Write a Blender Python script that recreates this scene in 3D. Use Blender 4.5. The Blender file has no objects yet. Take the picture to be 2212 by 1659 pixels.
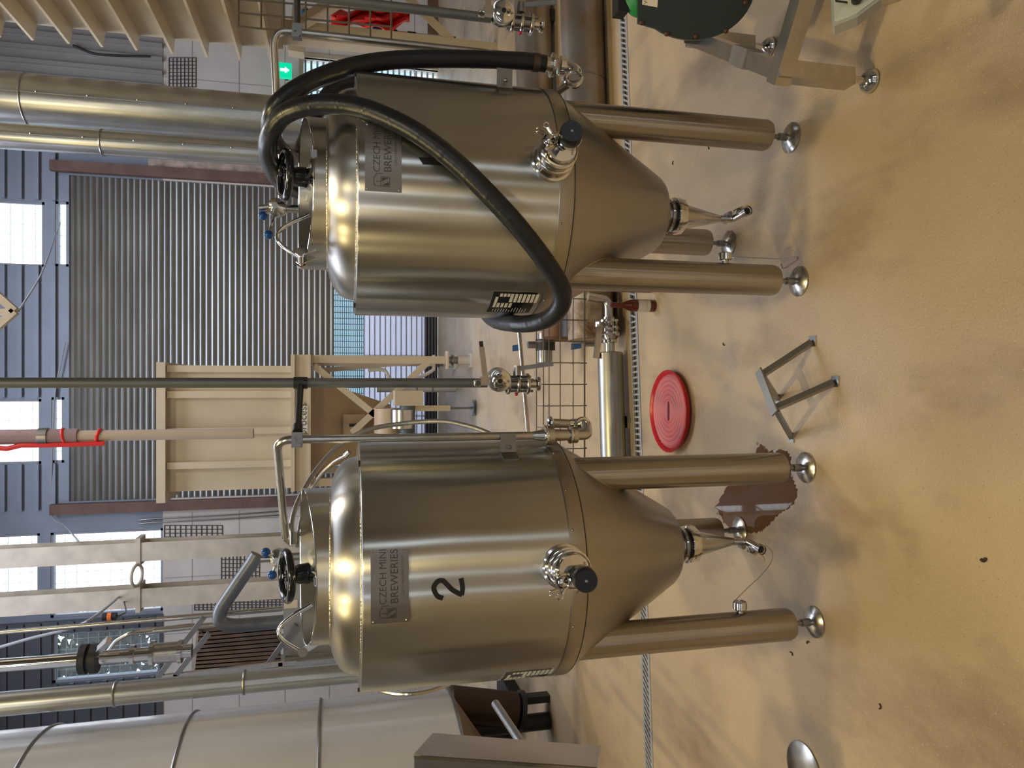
import bpy, math, random
from mathutils import Vector, Matrix
random.seed(7)
C = bpy.context.scene.collection
SC = bpy.context.scene
# ------------------------------------------------------------------ camera
F, TH, HC = 1580.0, math.radians(13.53), 1.5
ct, st = math.cos(TH), math.sin(TH)
cd = bpy.data.cameras.new('camera'); cam = bpy.data.objects.new('camera', cd); C.objects.link(cam)
cd.sensor_width = 36; cd.lens = F*36/2212; cd.clip_end = 200
upv, rt, fw = Vector((0, st, ct)), Vector((1, 0, 0)), Vector((0, ct, -st))
m = Matrix((-upv, rt, -fw)).transposed().to_4x4(); m.translation = Vector((0, 0, HC))
cam.matrix_world = m                      # phone held upright: picture is turned on its side
SC.camera = cam
SC.view_settings.view_transform = 'Standard'; SC.view_settings.look = 'None'
SC.view_settings.exposure = 0.0; SC.view_settings.gamma = 1
# ------------------------------------------------------------------ world and lamps
w = bpy.data.worlds.new('world'); SC.world = w; w.use_nodes = True
bg = w.node_tree.nodes['Background']; bg.inputs[0].default_value = (.80, .90, 1.0, 1); bg.inputs[1].default_value = 4.0
def area(name, loc, sx, sy, power, col, rot=(0, 0, 0)):
    l = bpy.data.lights.new(name, 'AREA'); l.shape = 'RECTANGLE'; l.size = sx; l.size_y = sy
    l.energy = power; l.color = col
    o = bpy.data.objects.new(name, l); C.objects.link(o); o.location = loc; o.rotation_euler = rot
    return o
WARM = (1.0, .79, .37); SOFT = (1.0, .90, .72); DAY = (.78, .84, 1.0)
area('lamp_light', (1.5, 4.8, 6.0), .45, .45, 75, SOFT)
area('lamp_light', (-2.6, 5.0, 6.0), .45, .45, 45, SOFT)
area('lamp_light', (-.42, .9, 5.6), .22, .22, 88, WARM)
area('lamp_light', (-2.3, .7, 5.6), .22, .22, 55, WARM)
area('lamp_light', (-2.9, 1.3, 5.6), .22, .22, 40, WARM)
area('lamp_light', (.3, -3.4, 6.0), .4, .4, 80, WARM)
area('added_daylight', (0, 7.0, 6.9), 8.0, 2.0, 430, DAY)  # added daylight panels, far and rear; the closed ceiling has no skylight
area('added_daylight', (-1.5, -4.4, 6.9), 5.0, 1.0, 120, DAY)
# ------------------------------------------------------------------ pixel helpers (photo pixel + distance -> place in the hall)
def ray(x, y):
    a = (x-1106)/F; b = (829.5-y)/F
    return Vector((b, ct-a*st, -st-a*ct))
def P(x, y, Y):
    d = ray(x, y); t = Y/d.y; return Vector((d.x*t, Y, HC+d.z*t))
def G(x, y, Z=0.0):
    d = ray(x, y); t = (Z-HC)/d.z; return Vector((d.x*t, d.y*t, Z))
def px(n, Y):                              # length of n pixels at distance Y
    return n/F*Y
# ------------------------------------------------------------------ materials
MATS = {}
def mat(name, col=(.5, .5, .5), rough=.5, metal=0.0, bump=0.0, bscale=20, stretch=(1, 1, 1), var=0.0, vscale=4,
        emis=None, estr=0, trans=0, alpha=1, coat=0, rvar=0.0, aniso=0, col2=None, bdist=.01, ior=1.45, detail=4):
    if name in MATS: return MATS[name]
    M = bpy.data.materials.new(name); M.use_nodes = True; nt = M.node_tree; N = nt.nodes; L = nt.links
    b = N['Principled BSDF']
    b.inputs['Base Color'].default_value = (*col, 1); b.inputs['Roughness'].default_value = rough
    b.inputs['Metallic'].default_value = metal; b.inputs['IOR'].default_value = ior
    b.inputs['Transmission Weight'].default_value = trans; b.inputs['Alpha'].default_value = alpha
    b.inputs['Coat Weight'].default_value = coat; b.inputs['Anisotropic'].default_value = aniso
    if emis: b.inputs['Emission Color'].default_value = (*emis, 1); b.inputs['Emission Strength'].default_value = estr
    tc = N.new('ShaderNodeTexCoord'); mp = N.new('ShaderNodeMapping'); L.new(tc.outputs['Object'], mp.inputs[0])
    mp.inputs['Scale'].default_value = stretch
    if var or col2:
        n = N.new('ShaderNodeTexNoise'); n.inputs['Scale'].default_value = vscale; n.inputs['Detail'].default_value = 6
        L.new(mp.outputs[0], n.inputs['Vector'])
        r = N.new('ShaderNodeMapRange'); r.inputs[1].default_value = .35; r.inputs[2].default_value = .65
        L.new(n.outputs[0], r.inputs[0])
        mx = N.new('ShaderNodeMix'); mx.data_type = 'RGBA'; L.new(r.outputs[0], mx.inputs['Factor'])
        c2 = col2 if col2 else tuple(c*(1-var) for c in col)
        mx.inputs['A'].default_value = (*col, 1); mx.inputs['B'].default_value = (*c2, 1)
        L.new(mx.outputs['Result'], b.inputs['Base Color'])
        if rvar:
            r2 = N.new('ShaderNodeMapRange'); r2.inputs[1].default_value = .3; r2.inputs[2].default_value = .7
            r2.inputs[3].default_value = rough-rvar; r2.inputs[4].default_value = rough+rvar
            L.new(n.outputs[0], r2.inputs[0]); L.new(r2.outputs[0], b.inputs['Roughness'])
    if bump:
        n2 = N.new('ShaderNodeTexNoise'); n2.inputs['Scale'].default_value = bscale; n2.inputs['Detail'].default_value = detail
        L.new(mp.outputs[0], n2.inputs['Vector'])
        bp = N.new('ShaderNodeBump'); bp.inputs['Strength'].default_value = bump; bp.inputs['Distance'].default_value = bdist
        L.new(n2.outputs[0], bp.inputs['Height']); L.new(bp.outputs[0], b.inputs['Normal'])
    MATS[name] = M; return M
def brushed(name, col, rough, aniso=.8, wave=.25):
    """stainless sheet brushed around the axis, with a gentle large-scale waviness"""
    M = mat(name, col, rough, 1.0, var=.10, vscale=3, aniso=aniso)
    nt = M.node_tree; N = nt.nodes; L = nt.links; b = N['Principled BSDF']
    tc = N.new('ShaderNodeTexCoord')
    tg = N.new('ShaderNodeTangent'); tg.direction_type = 'RADIAL'; tg.axis = 'Z'
    L.new(tg.outputs[0], b.inputs['Tangent']); b.inputs['Anisotropic Rotation'].default_value = 0.25
    n2 = N.new('ShaderNodeTexNoise'); n2.inputs['Scale'].default_value = 2.2; n2.inputs['Detail'].default_value = 1
    L.new(tc.outputs['Object'], n2.inputs['Vector'])
    b2 = N.new('ShaderNodeBump'); b2.inputs['Strength'].default_value = wave; b2.inputs['Distance'].default_value = .03
    L.new(n2.outputs[0], b2.inputs['Height']); L.new(b2.outputs[0], b.inputs['Normal'])
    return M
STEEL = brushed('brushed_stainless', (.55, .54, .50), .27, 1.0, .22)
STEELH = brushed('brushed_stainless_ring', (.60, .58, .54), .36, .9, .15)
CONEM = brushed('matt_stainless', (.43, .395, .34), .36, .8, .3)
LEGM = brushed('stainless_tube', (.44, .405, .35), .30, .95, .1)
CHROME = mat('polished_stainless', (.72, .71, .69), .10, 1.0)
SATIN = mat('satin_stainless', (.60, .585, .55), .24, 1.0, var=.15, vscale=30)
DSTEEL = mat('dull_steel', (.33, .33, .33), .38, 1.0, var=.2, vscale=12)
GALV = mat('galvanised_sheet', (.50, .52, .54), .28, .8, var=.2, vscale=6, stretch=(3, 3, .6), bump=.15, bscale=3)
GREYPIPE = mat('grey_pipe', (.18, .19, .20), .38, .5, var=.15, vscale=10)
BLACKPL = mat('black_plastic', (.012, .013, .016), .16)
DISH = mat('knob_black', (.006, .006, .007), .30)
RUBBER = mat('black_rubber', (.014, .016, .022), .33, var=.3, vscale=30, bump=.25, bscale=60, bdist=.003)
CREAM = mat('cream_paint', (.58, .49, .35), .42, var=.10, vscale=3)
CREAMD = mat('cream_paint_old', (.55, .48, .38), .5, var=.2, vscale=6)
WHITEW = mat('painted_blockwork', (.72, .67, .62), .75, var=.12, vscale=2.5)
RED = mat('red_plastic', (.55, .02, .035), .30, var=.15, vscale=12)
PINK = mat('worn_red_plastic', (.56, .12, .14), .42, var=.18, vscale=7, col2=(.48, .16, .18))
BLUE = mat('blue_plastic', (.01, .07, .28), .2)
BLUEH = mat('blue_handle', (.05, .14, .42), .35)
GREEN = mat('dark_green_enamel', (.018, .026, .022), .38)
GREENL = mat('green_enamel', (.03, .30, .09), .4)
MOTOR = mat('grey_green_enamel', (.10, .13, .13), .45)
WELD = mat('weld_bead', (.66, .63, .58), .22, 1.0, bump=1.0, bscale=160, bdist=.004)
DARK = mat('recess_shade', (.012, .011, .010), .6)  # near-black paints the shade of holes and slots; also a dark seam
WHITEP = mat('white_print', (.62, .61, .58), .5)
LABEL = mat('paper_label', (.70, .66, .56), .5)
INK = mat('marker_ink', (.012, .012, .012), .45, var=.0)
PLATE = mat('etched_plate', (.34, .31, .29), .32, .9, var=.1, vscale=20)
ETCH = mat('etched_letter', (.10, .09, .085), .4, .6)
BTAG = mat('black_tag', (.012, .012, .015), .22)
BROWNG = mat('brown_glass', (.10, .012, .004), .06, 0, coat=.5)
RUST = mat('rusty_lagging', (.45, .39, .31), .6, .2, col2=(.14, .07, .04), vscale=9, bump=.8, bscale=14, bdist=.02)
DIRT = mat('dirt_scrap', (.03, .018, .01), .6)
CLOTH = mat('red_cloth', (.95, .06, .04), .7)
WOOD = mat('brown_slats', (.22, .15, .11), .6, var=.3, vscale=5)
FAINT = mat('grey_sheet', (.40, .41, .43), .4, .3, var=.08, vscale=2)
WIRE = mat('mesh_wire', (.13, .115, .10), .5, .3)
BLK = mat('black_steel', (.02, .02, .022), .5)
# ------------------------------------------------------------------ mesh builder
class MB:
    def __init__(s): s.v = []; s.f = []; s.mi = []; s.cur = 0
    def add(s, vs, fs):
        o = len(s.v); s.v += [tuple(v) for v in vs]; s.f += [tuple(i+o for i in f) for f in fs]; s.mi += [s.cur]*len(fs); return s
    def box(s, lo, hi, M=None):
        x0, y0, z0 = lo; x1, y1, z1 = hi
        vs = [Vector(p) for p in ((x0,y0,z0),(x1,y0,z0),(x1,y1,z0),(x0,y1,z0),(x0,y0,z1),(x1,y0,z1),(x1,y1,z1),(x0,y1,z1))]
        if M: vs = [M @ v for v in vs]
        return s.add(vs, [(0,3,2,1),(4,5,6,7),(0,1,5,4),(1,2,6,5),(2,3,7,6),(3,0,4,7)])
    def hexa(s, p): return s.add(p, [(0,3,2,1),(4,5,6,7),(0,1,5,4),(1,2,6,5),(2,3,7,6),(3,0,4,7)])
    def bar(s, a, b, w, h=None, up=(0, 0, 1)):
        h = h or w; a = Vector(a); b = Vector(b); d = b-a; L = d.length; d.normalize()
        u = Vector(up)
        if abs(d.dot(u)) > .95: u = Vector((0, 1, 0))
        x = d.cross(u).normalized(); z = x.cross(d).normalized()
        vs = []
        for q in (a, b):
            for i, j in ((-1,-1),(1,-1),(1,1),(-1,1)): vs.append(q+x*(i*w/2)+z*(j*h/2))
        return s.add(vs, [(0,1,2,3),(7,6,5,4),(0,4,5,1),(1,5,6,2),(2,6,7,3),(3,7,4,0)])
    def lathe(s, prof, o=(0,0,0), ax=(0,0,1), n=48, a0=0, a1=None):
        """prof: (radius, height) along ax from o"""
        o = Vector(o); ax = Vector(ax).normalized()
        t = Vector((1,0,0)) if abs(ax.x) < .9 else Vector((0,1,0))
        u = (t-ax*t.dot(ax)).normalized(); v = ax.cross(u)
        full = a1 is None; A1 = 2*math.pi if full else a1; k = n if full else n+1
        vs = []; fs = []
        for r, h in prof:
            for i in range(k):
                a = a0+(A1-a0)*i/n if not full else 2*math.pi*i/n
                vs.append(o+ax*h+(u*math.cos(a)+v*math.sin(a))*r)
        for j in range(len(prof)-1):
            for i in range(n):
                i2 = (i+1) % k
                fs.append((j*k+i, j*k+i2, (j+1)*k+i2, (j+1)*k+i))
        if full:
            if prof[0][0] > 1e-6: fs.append(tuple(range(k))[::-1])
            if prof[-1][0] > 1e-6: fs.append(tuple((len(prof)-1)*k+i for i in range(k)))
        return s.add(vs, fs)
    def open_lathe(s, prof, o=(0,0,0), ax=(0,0,1), n=48):
        nf = len(s.f); s.lathe(prof, o, ax, n)
        # drop the caps
        if prof[-1][0] > 1e-6: s.f.pop(); s.mi.pop()
        if prof[0][0] > 1e-6:
            k = -1 if prof[-1][0] <= 1e-6 or True else -1
            s.f.pop(); s.mi.pop()
        return s
    def cyl(s, a, b, r, r2=None, n=24, bev=0):
        a = Vector(a); b = Vector(b); L = (b-a).length; r2 = r if r2 is None else r2
        if bev: pr = [(r-bev, 0), (r, bev), (r2, L-bev), (r2-bev, L)]
        else: pr = [(r, 0), (r2, L)]
        return s.lathe(pr, a, b-a, n)
    def sphere(s, c, r, n=20):
        return s.lathe([(max(1e-7, r*math.sin(math.pi*i/10)), -r*math.cos(math.pi*i/10)) for i in range(11)], c, (0,0,1), n)
    def tube(s, pts, r, n=12, cap=True, rads=None):
        pts = [Vector(p) for p in pts]; m_ = len(pts); T = []
        for i in range(m_):
            d = pts[min(i+1, m_-1)]-pts[max(i-1, 0)]; T.append(d.normalized())
        u = T[0].orthogonal().normalized(); vs = []; fs = []
        for i in range(m_):
            u = (u-T[i]*u.dot(T[i])).normalized(); v = T[i].cross(u); rr = rads[i] if rads else r
            for k in range(n):
                a = 2*math.pi*k/n; vs.append(pts[i]+(u*math.cos(a)+v*math.sin(a))*rr)
        for i in range(m_-1):
            for k in range(n):
                k2 = (k+1) % n; fs.append((i*n+k, i*n+k2, (i+1)*n+k2, (i+1)*n+k))
        if cap: fs.append(tuple(range(n))[::-1]); fs.append(tuple((m_-1)*n+k for k in range(n)))
        return s.add(vs, fs)
    def torus(s, c, ax, R, r, n=40, k=10, a0=0, a1=2*math.pi):
        c = Vector(c); ax = Vector(ax).normalized(); u = ax.orthogonal().normalized(); v = ax.cross(u)
        vs = []; fs = []
        for i in range(n):
            a = 2*math.pi*i/n; d = u*math.cos(a)+v*math.sin(a)
            for j in range(k):
                b_ = 2*math.pi*j/k; vs.append(c+d*(R+r*math.cos(b_))+ax*(r*math.sin(b_)))
        for i in range(n):
            for j in range(k):
                fs.append((i*k+j, ((i+1) % n)*k+j, ((i+1) % n)*k+(j+1) % k, i*k+(j+1) % k))
        return s.add(vs, fs)
    def poly(s, pts, thick):
        """flat polygon pts (Vectors), extruded by the vector thick"""
        n = len(pts); t = Vector(thick)
        vs = [Vector(p) for p in pts]+[Vector(p)+t for p in pts]
        return s.add(vs, [tuple(range(n)), tuple(range(2*n-1, n-1, -1))]+[(i, i+n, (i+1) % n+n, (i+1) % n) for i in range(n)])
    def build(s, name, material, parent=None, smooth=True, base=None):
        off = Vector((0, 0, 0))
        if parent is not None:
            q = parent
            while q is not None: off += q.location; q = q.parent
        elif base is not None: off = Vector(base)
        me = bpy.data.meshes.new(name); me.from_pydata([(v[0]-off.x, v[1]-off.y, v[2]-off.z) for v in s.v], [], s.f)
        mats = material if isinstance(material, (list, tuple)) else [material]
        for q in mats: me.materials.append(q)
        if len(mats) > 1: me.polygons.foreach_set('material_index', s.mi)
        me.validate(); me.update()
        if smooth:
            me.polygons.foreach_set('use_smooth', [True]*len(me.polygons)); me.set_sharp_from_angle(angle=math.radians(38))
        o = bpy.data.objects.new(name, me); C.objects.link(o)
        if parent is not None: o.parent = parent
        elif base is not None: o.location = off
        return o
def thing(name, label, cat, loc, group=None):
    o = bpy.data.objects.new(name, None); C.objects.link(o); o.empty_display_size = .05
    o.location = loc; return tag(o, label, cat, group)
def tag(o, label, cat, group=None, kind=None):
    if label: o['label'] = label
    if cat: o['category'] = cat
    if group: o['group'] = group
    if kind: o['kind'] = kind
    return o
def struct(o): o['kind'] = 'structure'; return o
def lab(o, text): o['label'] = text; return o
def copy_thing(root, d, label=None):
    def cp(o, par):
        c = o.copy(); C.objects.link(c)
        if par is not None: c.parent = par
        for ch in [q for q in bpy.data.objects if q.parent == o and q != c and q not in made]: made.append(cp(ch, c))
        return c
    made = []; r = cp(root, None); r.location = Vector(root.location)+Vector(d)
    if label: r['label'] = label
    return r
def spline(pts, k=8, closed=False):
    pts = [Vector(p) for p in pts]; out = []; n = len(pts)
    for i in range(n-1):
        p0 = pts[max(i-1, 0)]; p1 = pts[i]; p2 = pts[i+1]; p3 = pts[min(i+2, n-1)]
        for j in range(k):
            t = j/k
            out.append(.5*((2*p1)+(p2-p0)*t+(2*p0-5*p1+4*p2-p3)*t*t+(3*p1-p0-3*p2+p3)*t**3))
    out.append(pts[-1]); return out
def bend(pts, r, k=8):
    """polyline with rounded corners of radius r"""
    pts = [Vector(p) for p in pts]; out = [pts[0]]
    for i in range(1, len(pts)-1):
        a = (pts[i-1]-pts[i]).normalized(); b = (pts[i+1]-pts[i]).normalized()
        ang = a.angle(b); d = min(r/math.tan(ang/2), (pts[i-1]-pts[i]).length*.49, (pts[i+1]-pts[i]).length*.49)
        p = pts[i]+a*d; q = pts[i]+b*d
        for j in range(k+1):
            t = j/k; out.append(p*(1-t)**2+pts[i]*2*t*(1-t)+q*t*t)
    out.append(pts[-1]); return out
def text_geo(txt, size):
    """flat glyph polygons of a text as (verts, faces), centred on the origin"""
    cu = bpy.data.curves.new('t', 'FONT'); cu.body = txt; cu.size = size; cu.align_x = 'CENTER'; cu.align_y = 'CENTER'; cu.resolution_u = 3
    o = bpy.data.objects.new('t', cu); C.objects.link(o)
    dg = bpy.context.evaluated_depsgraph_get(); dg.update(); me = o.evaluated_get(dg).to_mesh()
    vs = [tuple(v.co) for v in me.vertices]; fs = [tuple(p.vertices) for p in me.polygons]
    o.evaluated_get(dg).to_mesh_clear(); bpy.data.objects.remove(o); bpy.data.curves.remove(cu)
    return vs, fs
# ================================================================== THE HALL
YB = 11.0
# floor: sandy epoxy screed with scuffs, grit, and blotches painted for stains and shadow bands
fm = mat('epoxy_floor', (.47, .35, .235), .34)
nt = fm.node_tree; N = nt.nodes; L = nt.links; b = N['Principled BSDF']
tc = N.new('ShaderNodeTexCoord')
def nz(scale, det, rough=.6, mpn=None):
    n = N.new('ShaderNodeTexNoise'); n.inputs['Scale'].default_value = scale; n.inputs['Detail'].default_value = det; n.inputs['Roughness'].default_value = rough
    if mpn:
        mp = N.new('ShaderNodeMapping'); mp.inputs['Scale'].default_value = mpn; L.new(tc.outputs['Object'], mp.inputs[0]); L.new(mp.outputs[0], n.inputs['Vector'])
    else: L.new(tc.outputs['Object'], n.inputs['Vector'])
    return n
def rng(src, a, b_, c=0, d=1):
    r = N.new('ShaderNodeMapRange'); L.new(src, r.inputs[0])
    for i, v in enumerate((a, b_, c, d)): r.inputs[i+1].default_value = v
    return r.outputs[0]
def mixc(fac, A, B):
    x = N.new('ShaderNodeMix'); x.data_type = 'RGBA'; L.new(fac, x.inputs['Factor'])
    for k, q in (('A', A), ('B', B)):
        if isinstance(q, tuple): x.inputs[k].default_value = (*q, 1)
        else: L.new(q, x.inputs[k])
    return x.outputs['Result']
c0 = mixc(rng(nz(1.3, 4).outputs[0], .35, .7), (.47, .365, .235), (.40, .305, .205))
c1 = mixc(rng(nz(1.7, 5, .6, (1.6, .7, 1)).outputs[0], .50, .72), c0, (.25, .18, .125))
c2 = mixc(rng(nz(170, 2).outputs[0], .66, .74), c1, (.20, .145, .10))
c3 = mixc(rng(nz(260, 2).outputs[0], .64, .7), c2, (.66, .54, .38))  # pale specks put floor sparkle into the colour
L.new(c3, b.inputs['Base Color'])
L.new(rng(nz(3, 4).outputs[0], .3, .7, .26, .48), b.inputs['Roughness'])
bp = N.new('ShaderNodeBump'); bp.inputs['Strength'].default_value = .5; bp.inputs['Distance'].default_value = .003
L.new(nz(130, 3).outputs[0], bp.inputs['Height']); L.new(bp.outputs[0], b.inputs['Normal'])
# drain channel runs slightly askew across the hall: the floor is laid in two slabs around it
dA = Vector((7.0, 4.121, 0)); dB = Vector((-7.0, 2.893, 0)); dd = (dA-dB).normalized(); dn = Vector((-dd.y, dd.x, 0))
hw = .052
f = MB()
q = [(-7, -7), (7, -7), tuple((dA-dn*hw)[:2]), tuple((dB-dn*hw)[:2])]
f.add([(x, y, 0) for x, y in q], [(0, 1, 2, 3)])
q = [tuple((dB+dn*hw)[:2]), tuple((dA+dn*hw)[:2]), (7, YB+.3), (-7, YB+.3)]
f.add([(x, y, 0) for x, y in q], [(0, 1, 2, 3)])
for s in (-1, 1): f.add([dA+dn*hw*s, dB+dn*hw*s, dB+dn*hw*s+Vector((0,0,-.1)), dA+dn*hw*s+Vector((0,0,-.1))], [(0,1,2,3)])
f.add([dA+dn*hw+Vector((0,0,-.1)), dA-dn*hw+Vector((0,0,-.1)), dB-dn*hw+Vector((0,0,-.1)), dB+dn*hw+Vector((0,0,-.1))], [(0,1,2,3)])
struct(f.build('floor', fm, smooth=False))
# drain grate
t = thing('drain_grate', 'slotted steel drain grate set across the floor behind both tanks', 'drain', (0, 3.507, 0))
g = MB()
for s in (-1, 1):
    o_ = dn*(hw-.010)*s; a = dA+o_; b2 = dB+o_
    g.bar(a+Vector((0,0,-.002)), b2+Vector((0,0,-.002)), .020, .012)
ZINC = mat('zinc_grating', (.42, .42, .43), .4, .25, var=.15)
g.build('rail', ZINC, t)
g = MB(); Ld = (dA-dB).length; k = 0; xx = 3.0
while xx < Ld-3.0:
    c = dB+dd*xx
    if c.x > .52 or c.x < -.75: v = (dd*.55+dn*.83)      # herringbone slots slant one way here
    elif c.x > .33: v = (dd*.3+dn*.95)
    else: v = (dd*.04+dn*1.0)
    v = v.normalized(); ln = (hw-.014)/abs(v.dot(dn))
    g.bar(c-v*ln+Vector((0,0,-.001)), c+v*ln+Vector((0,0,-.001)), .010, .008); xx += .029
g.bar(dA+Vector((0,0,-.008)), dB+Vector((0,0,-.008)), .004, .006)
tag(g.build('grate_bars', ZINC, t), None, None, None, 'stuff')
# walls
def wall_with_holes(name, x0, x1, z0, z1, holes, Y, mt, thick=.2):
    xs = sorted({x0, x1, *[h[0] for h in holes], *[h[1] for h in holes]}); zs = sorted({z0, z1, *[h[2] for h in holes], *[h[3] for h in holes]})
    xs = [x for x in xs if x0 <= x <= x1]; zs = [z for z in zs if z0 <= z <= z1]
    mb = MB()
    for i in range(len(xs)-1):
        for j in range(len(zs)-1):
            cx = (xs[i]+xs[i+1])/2; cz = (zs[j]+zs[j+1])/2
            if any(h[0] < cx < h[1] and h[2] < cz < h[3] for h in holes): continue
            mb.box((xs[i], Y, zs[j]), (xs[i+1], Y+thick, zs[j+1]))
    return struct(mb.build(name, mt, smooth=False))
def X(y, x, Y): return P(x, y, Y).x
def Z(x, Y=YB): return P(x, 830, Y).z
DX0, DX1 = X(1072, 500, YB), X(398, 500, YB)             # roller door opening
DZ1 = Z(148)
WZ = Z(352)                                             # top of the blockwork
win = [  # upper windows of the back wall: left, right, bottom, top
    (X(575, 60, YB), X(434, 60, YB), Z(95), 6.2), (X(575, 130, YB), X(434, 130, YB), Z(148)+.005, Z(118)),
    (X(1003, 60, YB), X(862, 60, YB), Z(88), 6.2), (X(1000, 130, YB), X(858, 130, YB), Z(143)+.03, Z(110)),
    (X(1330, 200, YB), X(1141, 352, YB), Z(352), Z(108)), (X(1330, 60, YB), X(1141, 352, YB), Z(85), 6.2),
    (X(1470, 200, YB), X(1362, 200, YB), Z(345), Z(112))]
door_r = (X(222, 700, YB), X(128, 700, YB), 0, Z(655))  # side doorway behind tank
lower = MB
CLAD = mat('hazy_blue_cladding', (.26, .30, .37), .5, .2, var=.12, vscale=2)  # blue window haze is mixed into this cladding colour
CLADL = mat('light_cladding', (.40, .385, .375), .5, .2, var=.12, vscale=2)
Zs = WZ
holes = [(DX0, DX1, 0, DZ1), door_r]+win
wall_with_holes('wall_back', -7, 7, 0, Zs, holes, YB, WHITEW)
wall_with_holes('trim_1', -7, 7, Zs, 7.2, holes, YB+.02, CLAD)
# block joints of the back wall
mb = MB()
for x0_, x1_ in ((DX1+.35, 6.9), (-6.9, DX0-.2)):
    z_ = .35
    while z_ < Zs-.1:
        mb.box((x0_, YB-.003, z_), (x1_, YB+.01, z_+.012)); z_ += .62
    xx = x0_+.3
    while xx < x1_:
        mb.box((xx, YB-.003, .02), (xx+.010, YB+.01, Zs-.02)); xx += .78
# keep joints off the doorway
o = struct(mb.build('trim_2', mat('block_joint', (.42, .38, .35), .8), smooth=False))
# vertical-rib cladding above the blockwork, right and left of the door
def ribs(name, x0, x1, z0, z1, pitch, mt, Y=YB-.06, dep=.05, holes_=()):
    mb = MB(); x = x0
    mb.box((x0, Y+dep, z0), (x1, Y+dep+.02, z1))
    while x < x1:
        mb.box((x, Y, z0), (x+pitch*.28, Y+dep, z1)); x += pitch
    return struct(mb.build(name, mt, smooth=False))
ribs('trim_3', DX1+.3, 6.9, Zs, 7.2, .19, CLADL)
mb = MB(); z_ = DZ1+.15
while z_ < 7.1:
    for x0_, x1_ in ((DX0-.1, win[2][0]), (win[3][1], win[1][0]), (win[1][1], DX1+.3)):
        if x1_ > x0_: mb.box((x0_, YB-.03, z_), (x1_, YB+.02, z_+.05))
    z_ += .2
struct(mb.build('trim_4', CLAD, smooth=False))
DCL = mat('dark_cladding', (.11, .12, .14), .5, .2, var=.15, vscale=2)
wall_with_holes('trim_7', -7, X(1336, 200, YB), Zs, 7.2, [win[6]], YB-.02, DCL, .03)
mb = MB(); z_ = Zs+.1
while z_ < 7.1:
    for x0_, x1_ in ((-7, win[6][0]), (win[6][1], X(1338, 200, YB))): mb.box((x0_, YB-.045, z_), (x1_, YB-.02, z_+.05))
    if z_ > win[6][3] or z_+.05 < win[6][2]: mb.box((win[6][0], YB-.045, z_), (win[6][1], YB-.02, z_+.05))
    z_ += .2
struct(mb.build('trim_8', DCL, smooth=False))
mb = MB(); mb.box((DX1+.02, YB-.10, 0), (DX1+.16, YB, DZ1+.2)); mb.box((DX0-.16, YB-.10, 0), (DX0-.02, YB, DZ1+.2))
struct(mb.build('trim_5', mat('rusty_jamb', (.20, .12, .10), .7, var=.3, vscale=5), smooth=False))
mb = MB(); mb.box((DX1+.17, YB-.06, 1.0), (DX1+.36, YB-.005, DZ1-1.0)); struct(mb.build('trim_6', mat('stained_render', (.55, .44, .37), .8, var=.5, vscale=7), smooth=False))
mb = MB(); mb.box((X(118, 920, YB), YB-.02, 0), (6.9, YB, .16)); struct(mb.build('baseboard_right', mat('brown_skirting', (.20, .11, .06), .6, var=.2), smooth=False))
for nm, lo, hi in (('wall_left', (-7.2, -7, 0), (-7, YB, 7.2)), ('wall_right', (7, -7, 0), (7.2, YB, 7.2))):
    struct(MB().box(lo, hi).build(nm, mat('hall_wall', (.34, .32, .30), .8, var=.15, vscale=1), smooth=False))
struct(MB().box((-7, -7, 7.2), (7, YB+.2, 7.4)).build('ceiling', mat('hall_ceiling', (.42, .42, .42), .8), smooth=False))
# wall behind the photographer, with unseen windows narrowed to thin their bands on tanks
wall_with_holes('wall_front', -7, 7, 0, 7.2, [(-3.3, -2.95, 1.0, 4.8), (-.75, -.5, 1.0, 4.8), (1.7, 1.95, 1.0, 4.8), (3.9, 4.5, .6, 4.8)], -7.2, MATS['hall_wall'])
# window bars and frames
GLASS = mat('window_glass', (.9, .97, 1), .02, 0, alpha=.12)
FR = mat('window_frame', (.30, .33, .38), .5)
for i, (x0, x1, z0, z1) in enumerate(win):
    fr = MB(); w_ = .035
    for a in ((x0, z0, x1, z0+w_), (x0, z1-w_, x1, z1), (x0, z0, x0+w_, z1), (x1-w_, z0, x1, z1)):
        fr.box((a[0], YB+.03, a[1]), (a[2], YB+.08, a[3]))
    o = fr.build('window_%d' % (i+1), FR, smooth=False); struct(o)
    MB().box((x0, YB+.10, z0), (x1, YB+.105, z1)).build('window_pane', GLASS, o, smooth=False)
    bb = MB(); n = max(1, int((x1-x0)/.13)); kz = max(1, int((z1-z0)/.13))
    for k in range(1, n): x = x0+(x1-x0)*k/n; bb.cyl((x, YB+.13, z0), (x, YB+.13, z1), .0035, n=5)
    for k in range(1, kz): z = z0+(z1-z0)*k/kz; bb.cyl((x0, YB+.13, z), (x1, YB+.13, z), .0035, n=5)
    bb.build('security_mesh', FR, o, smooth=False)
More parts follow.
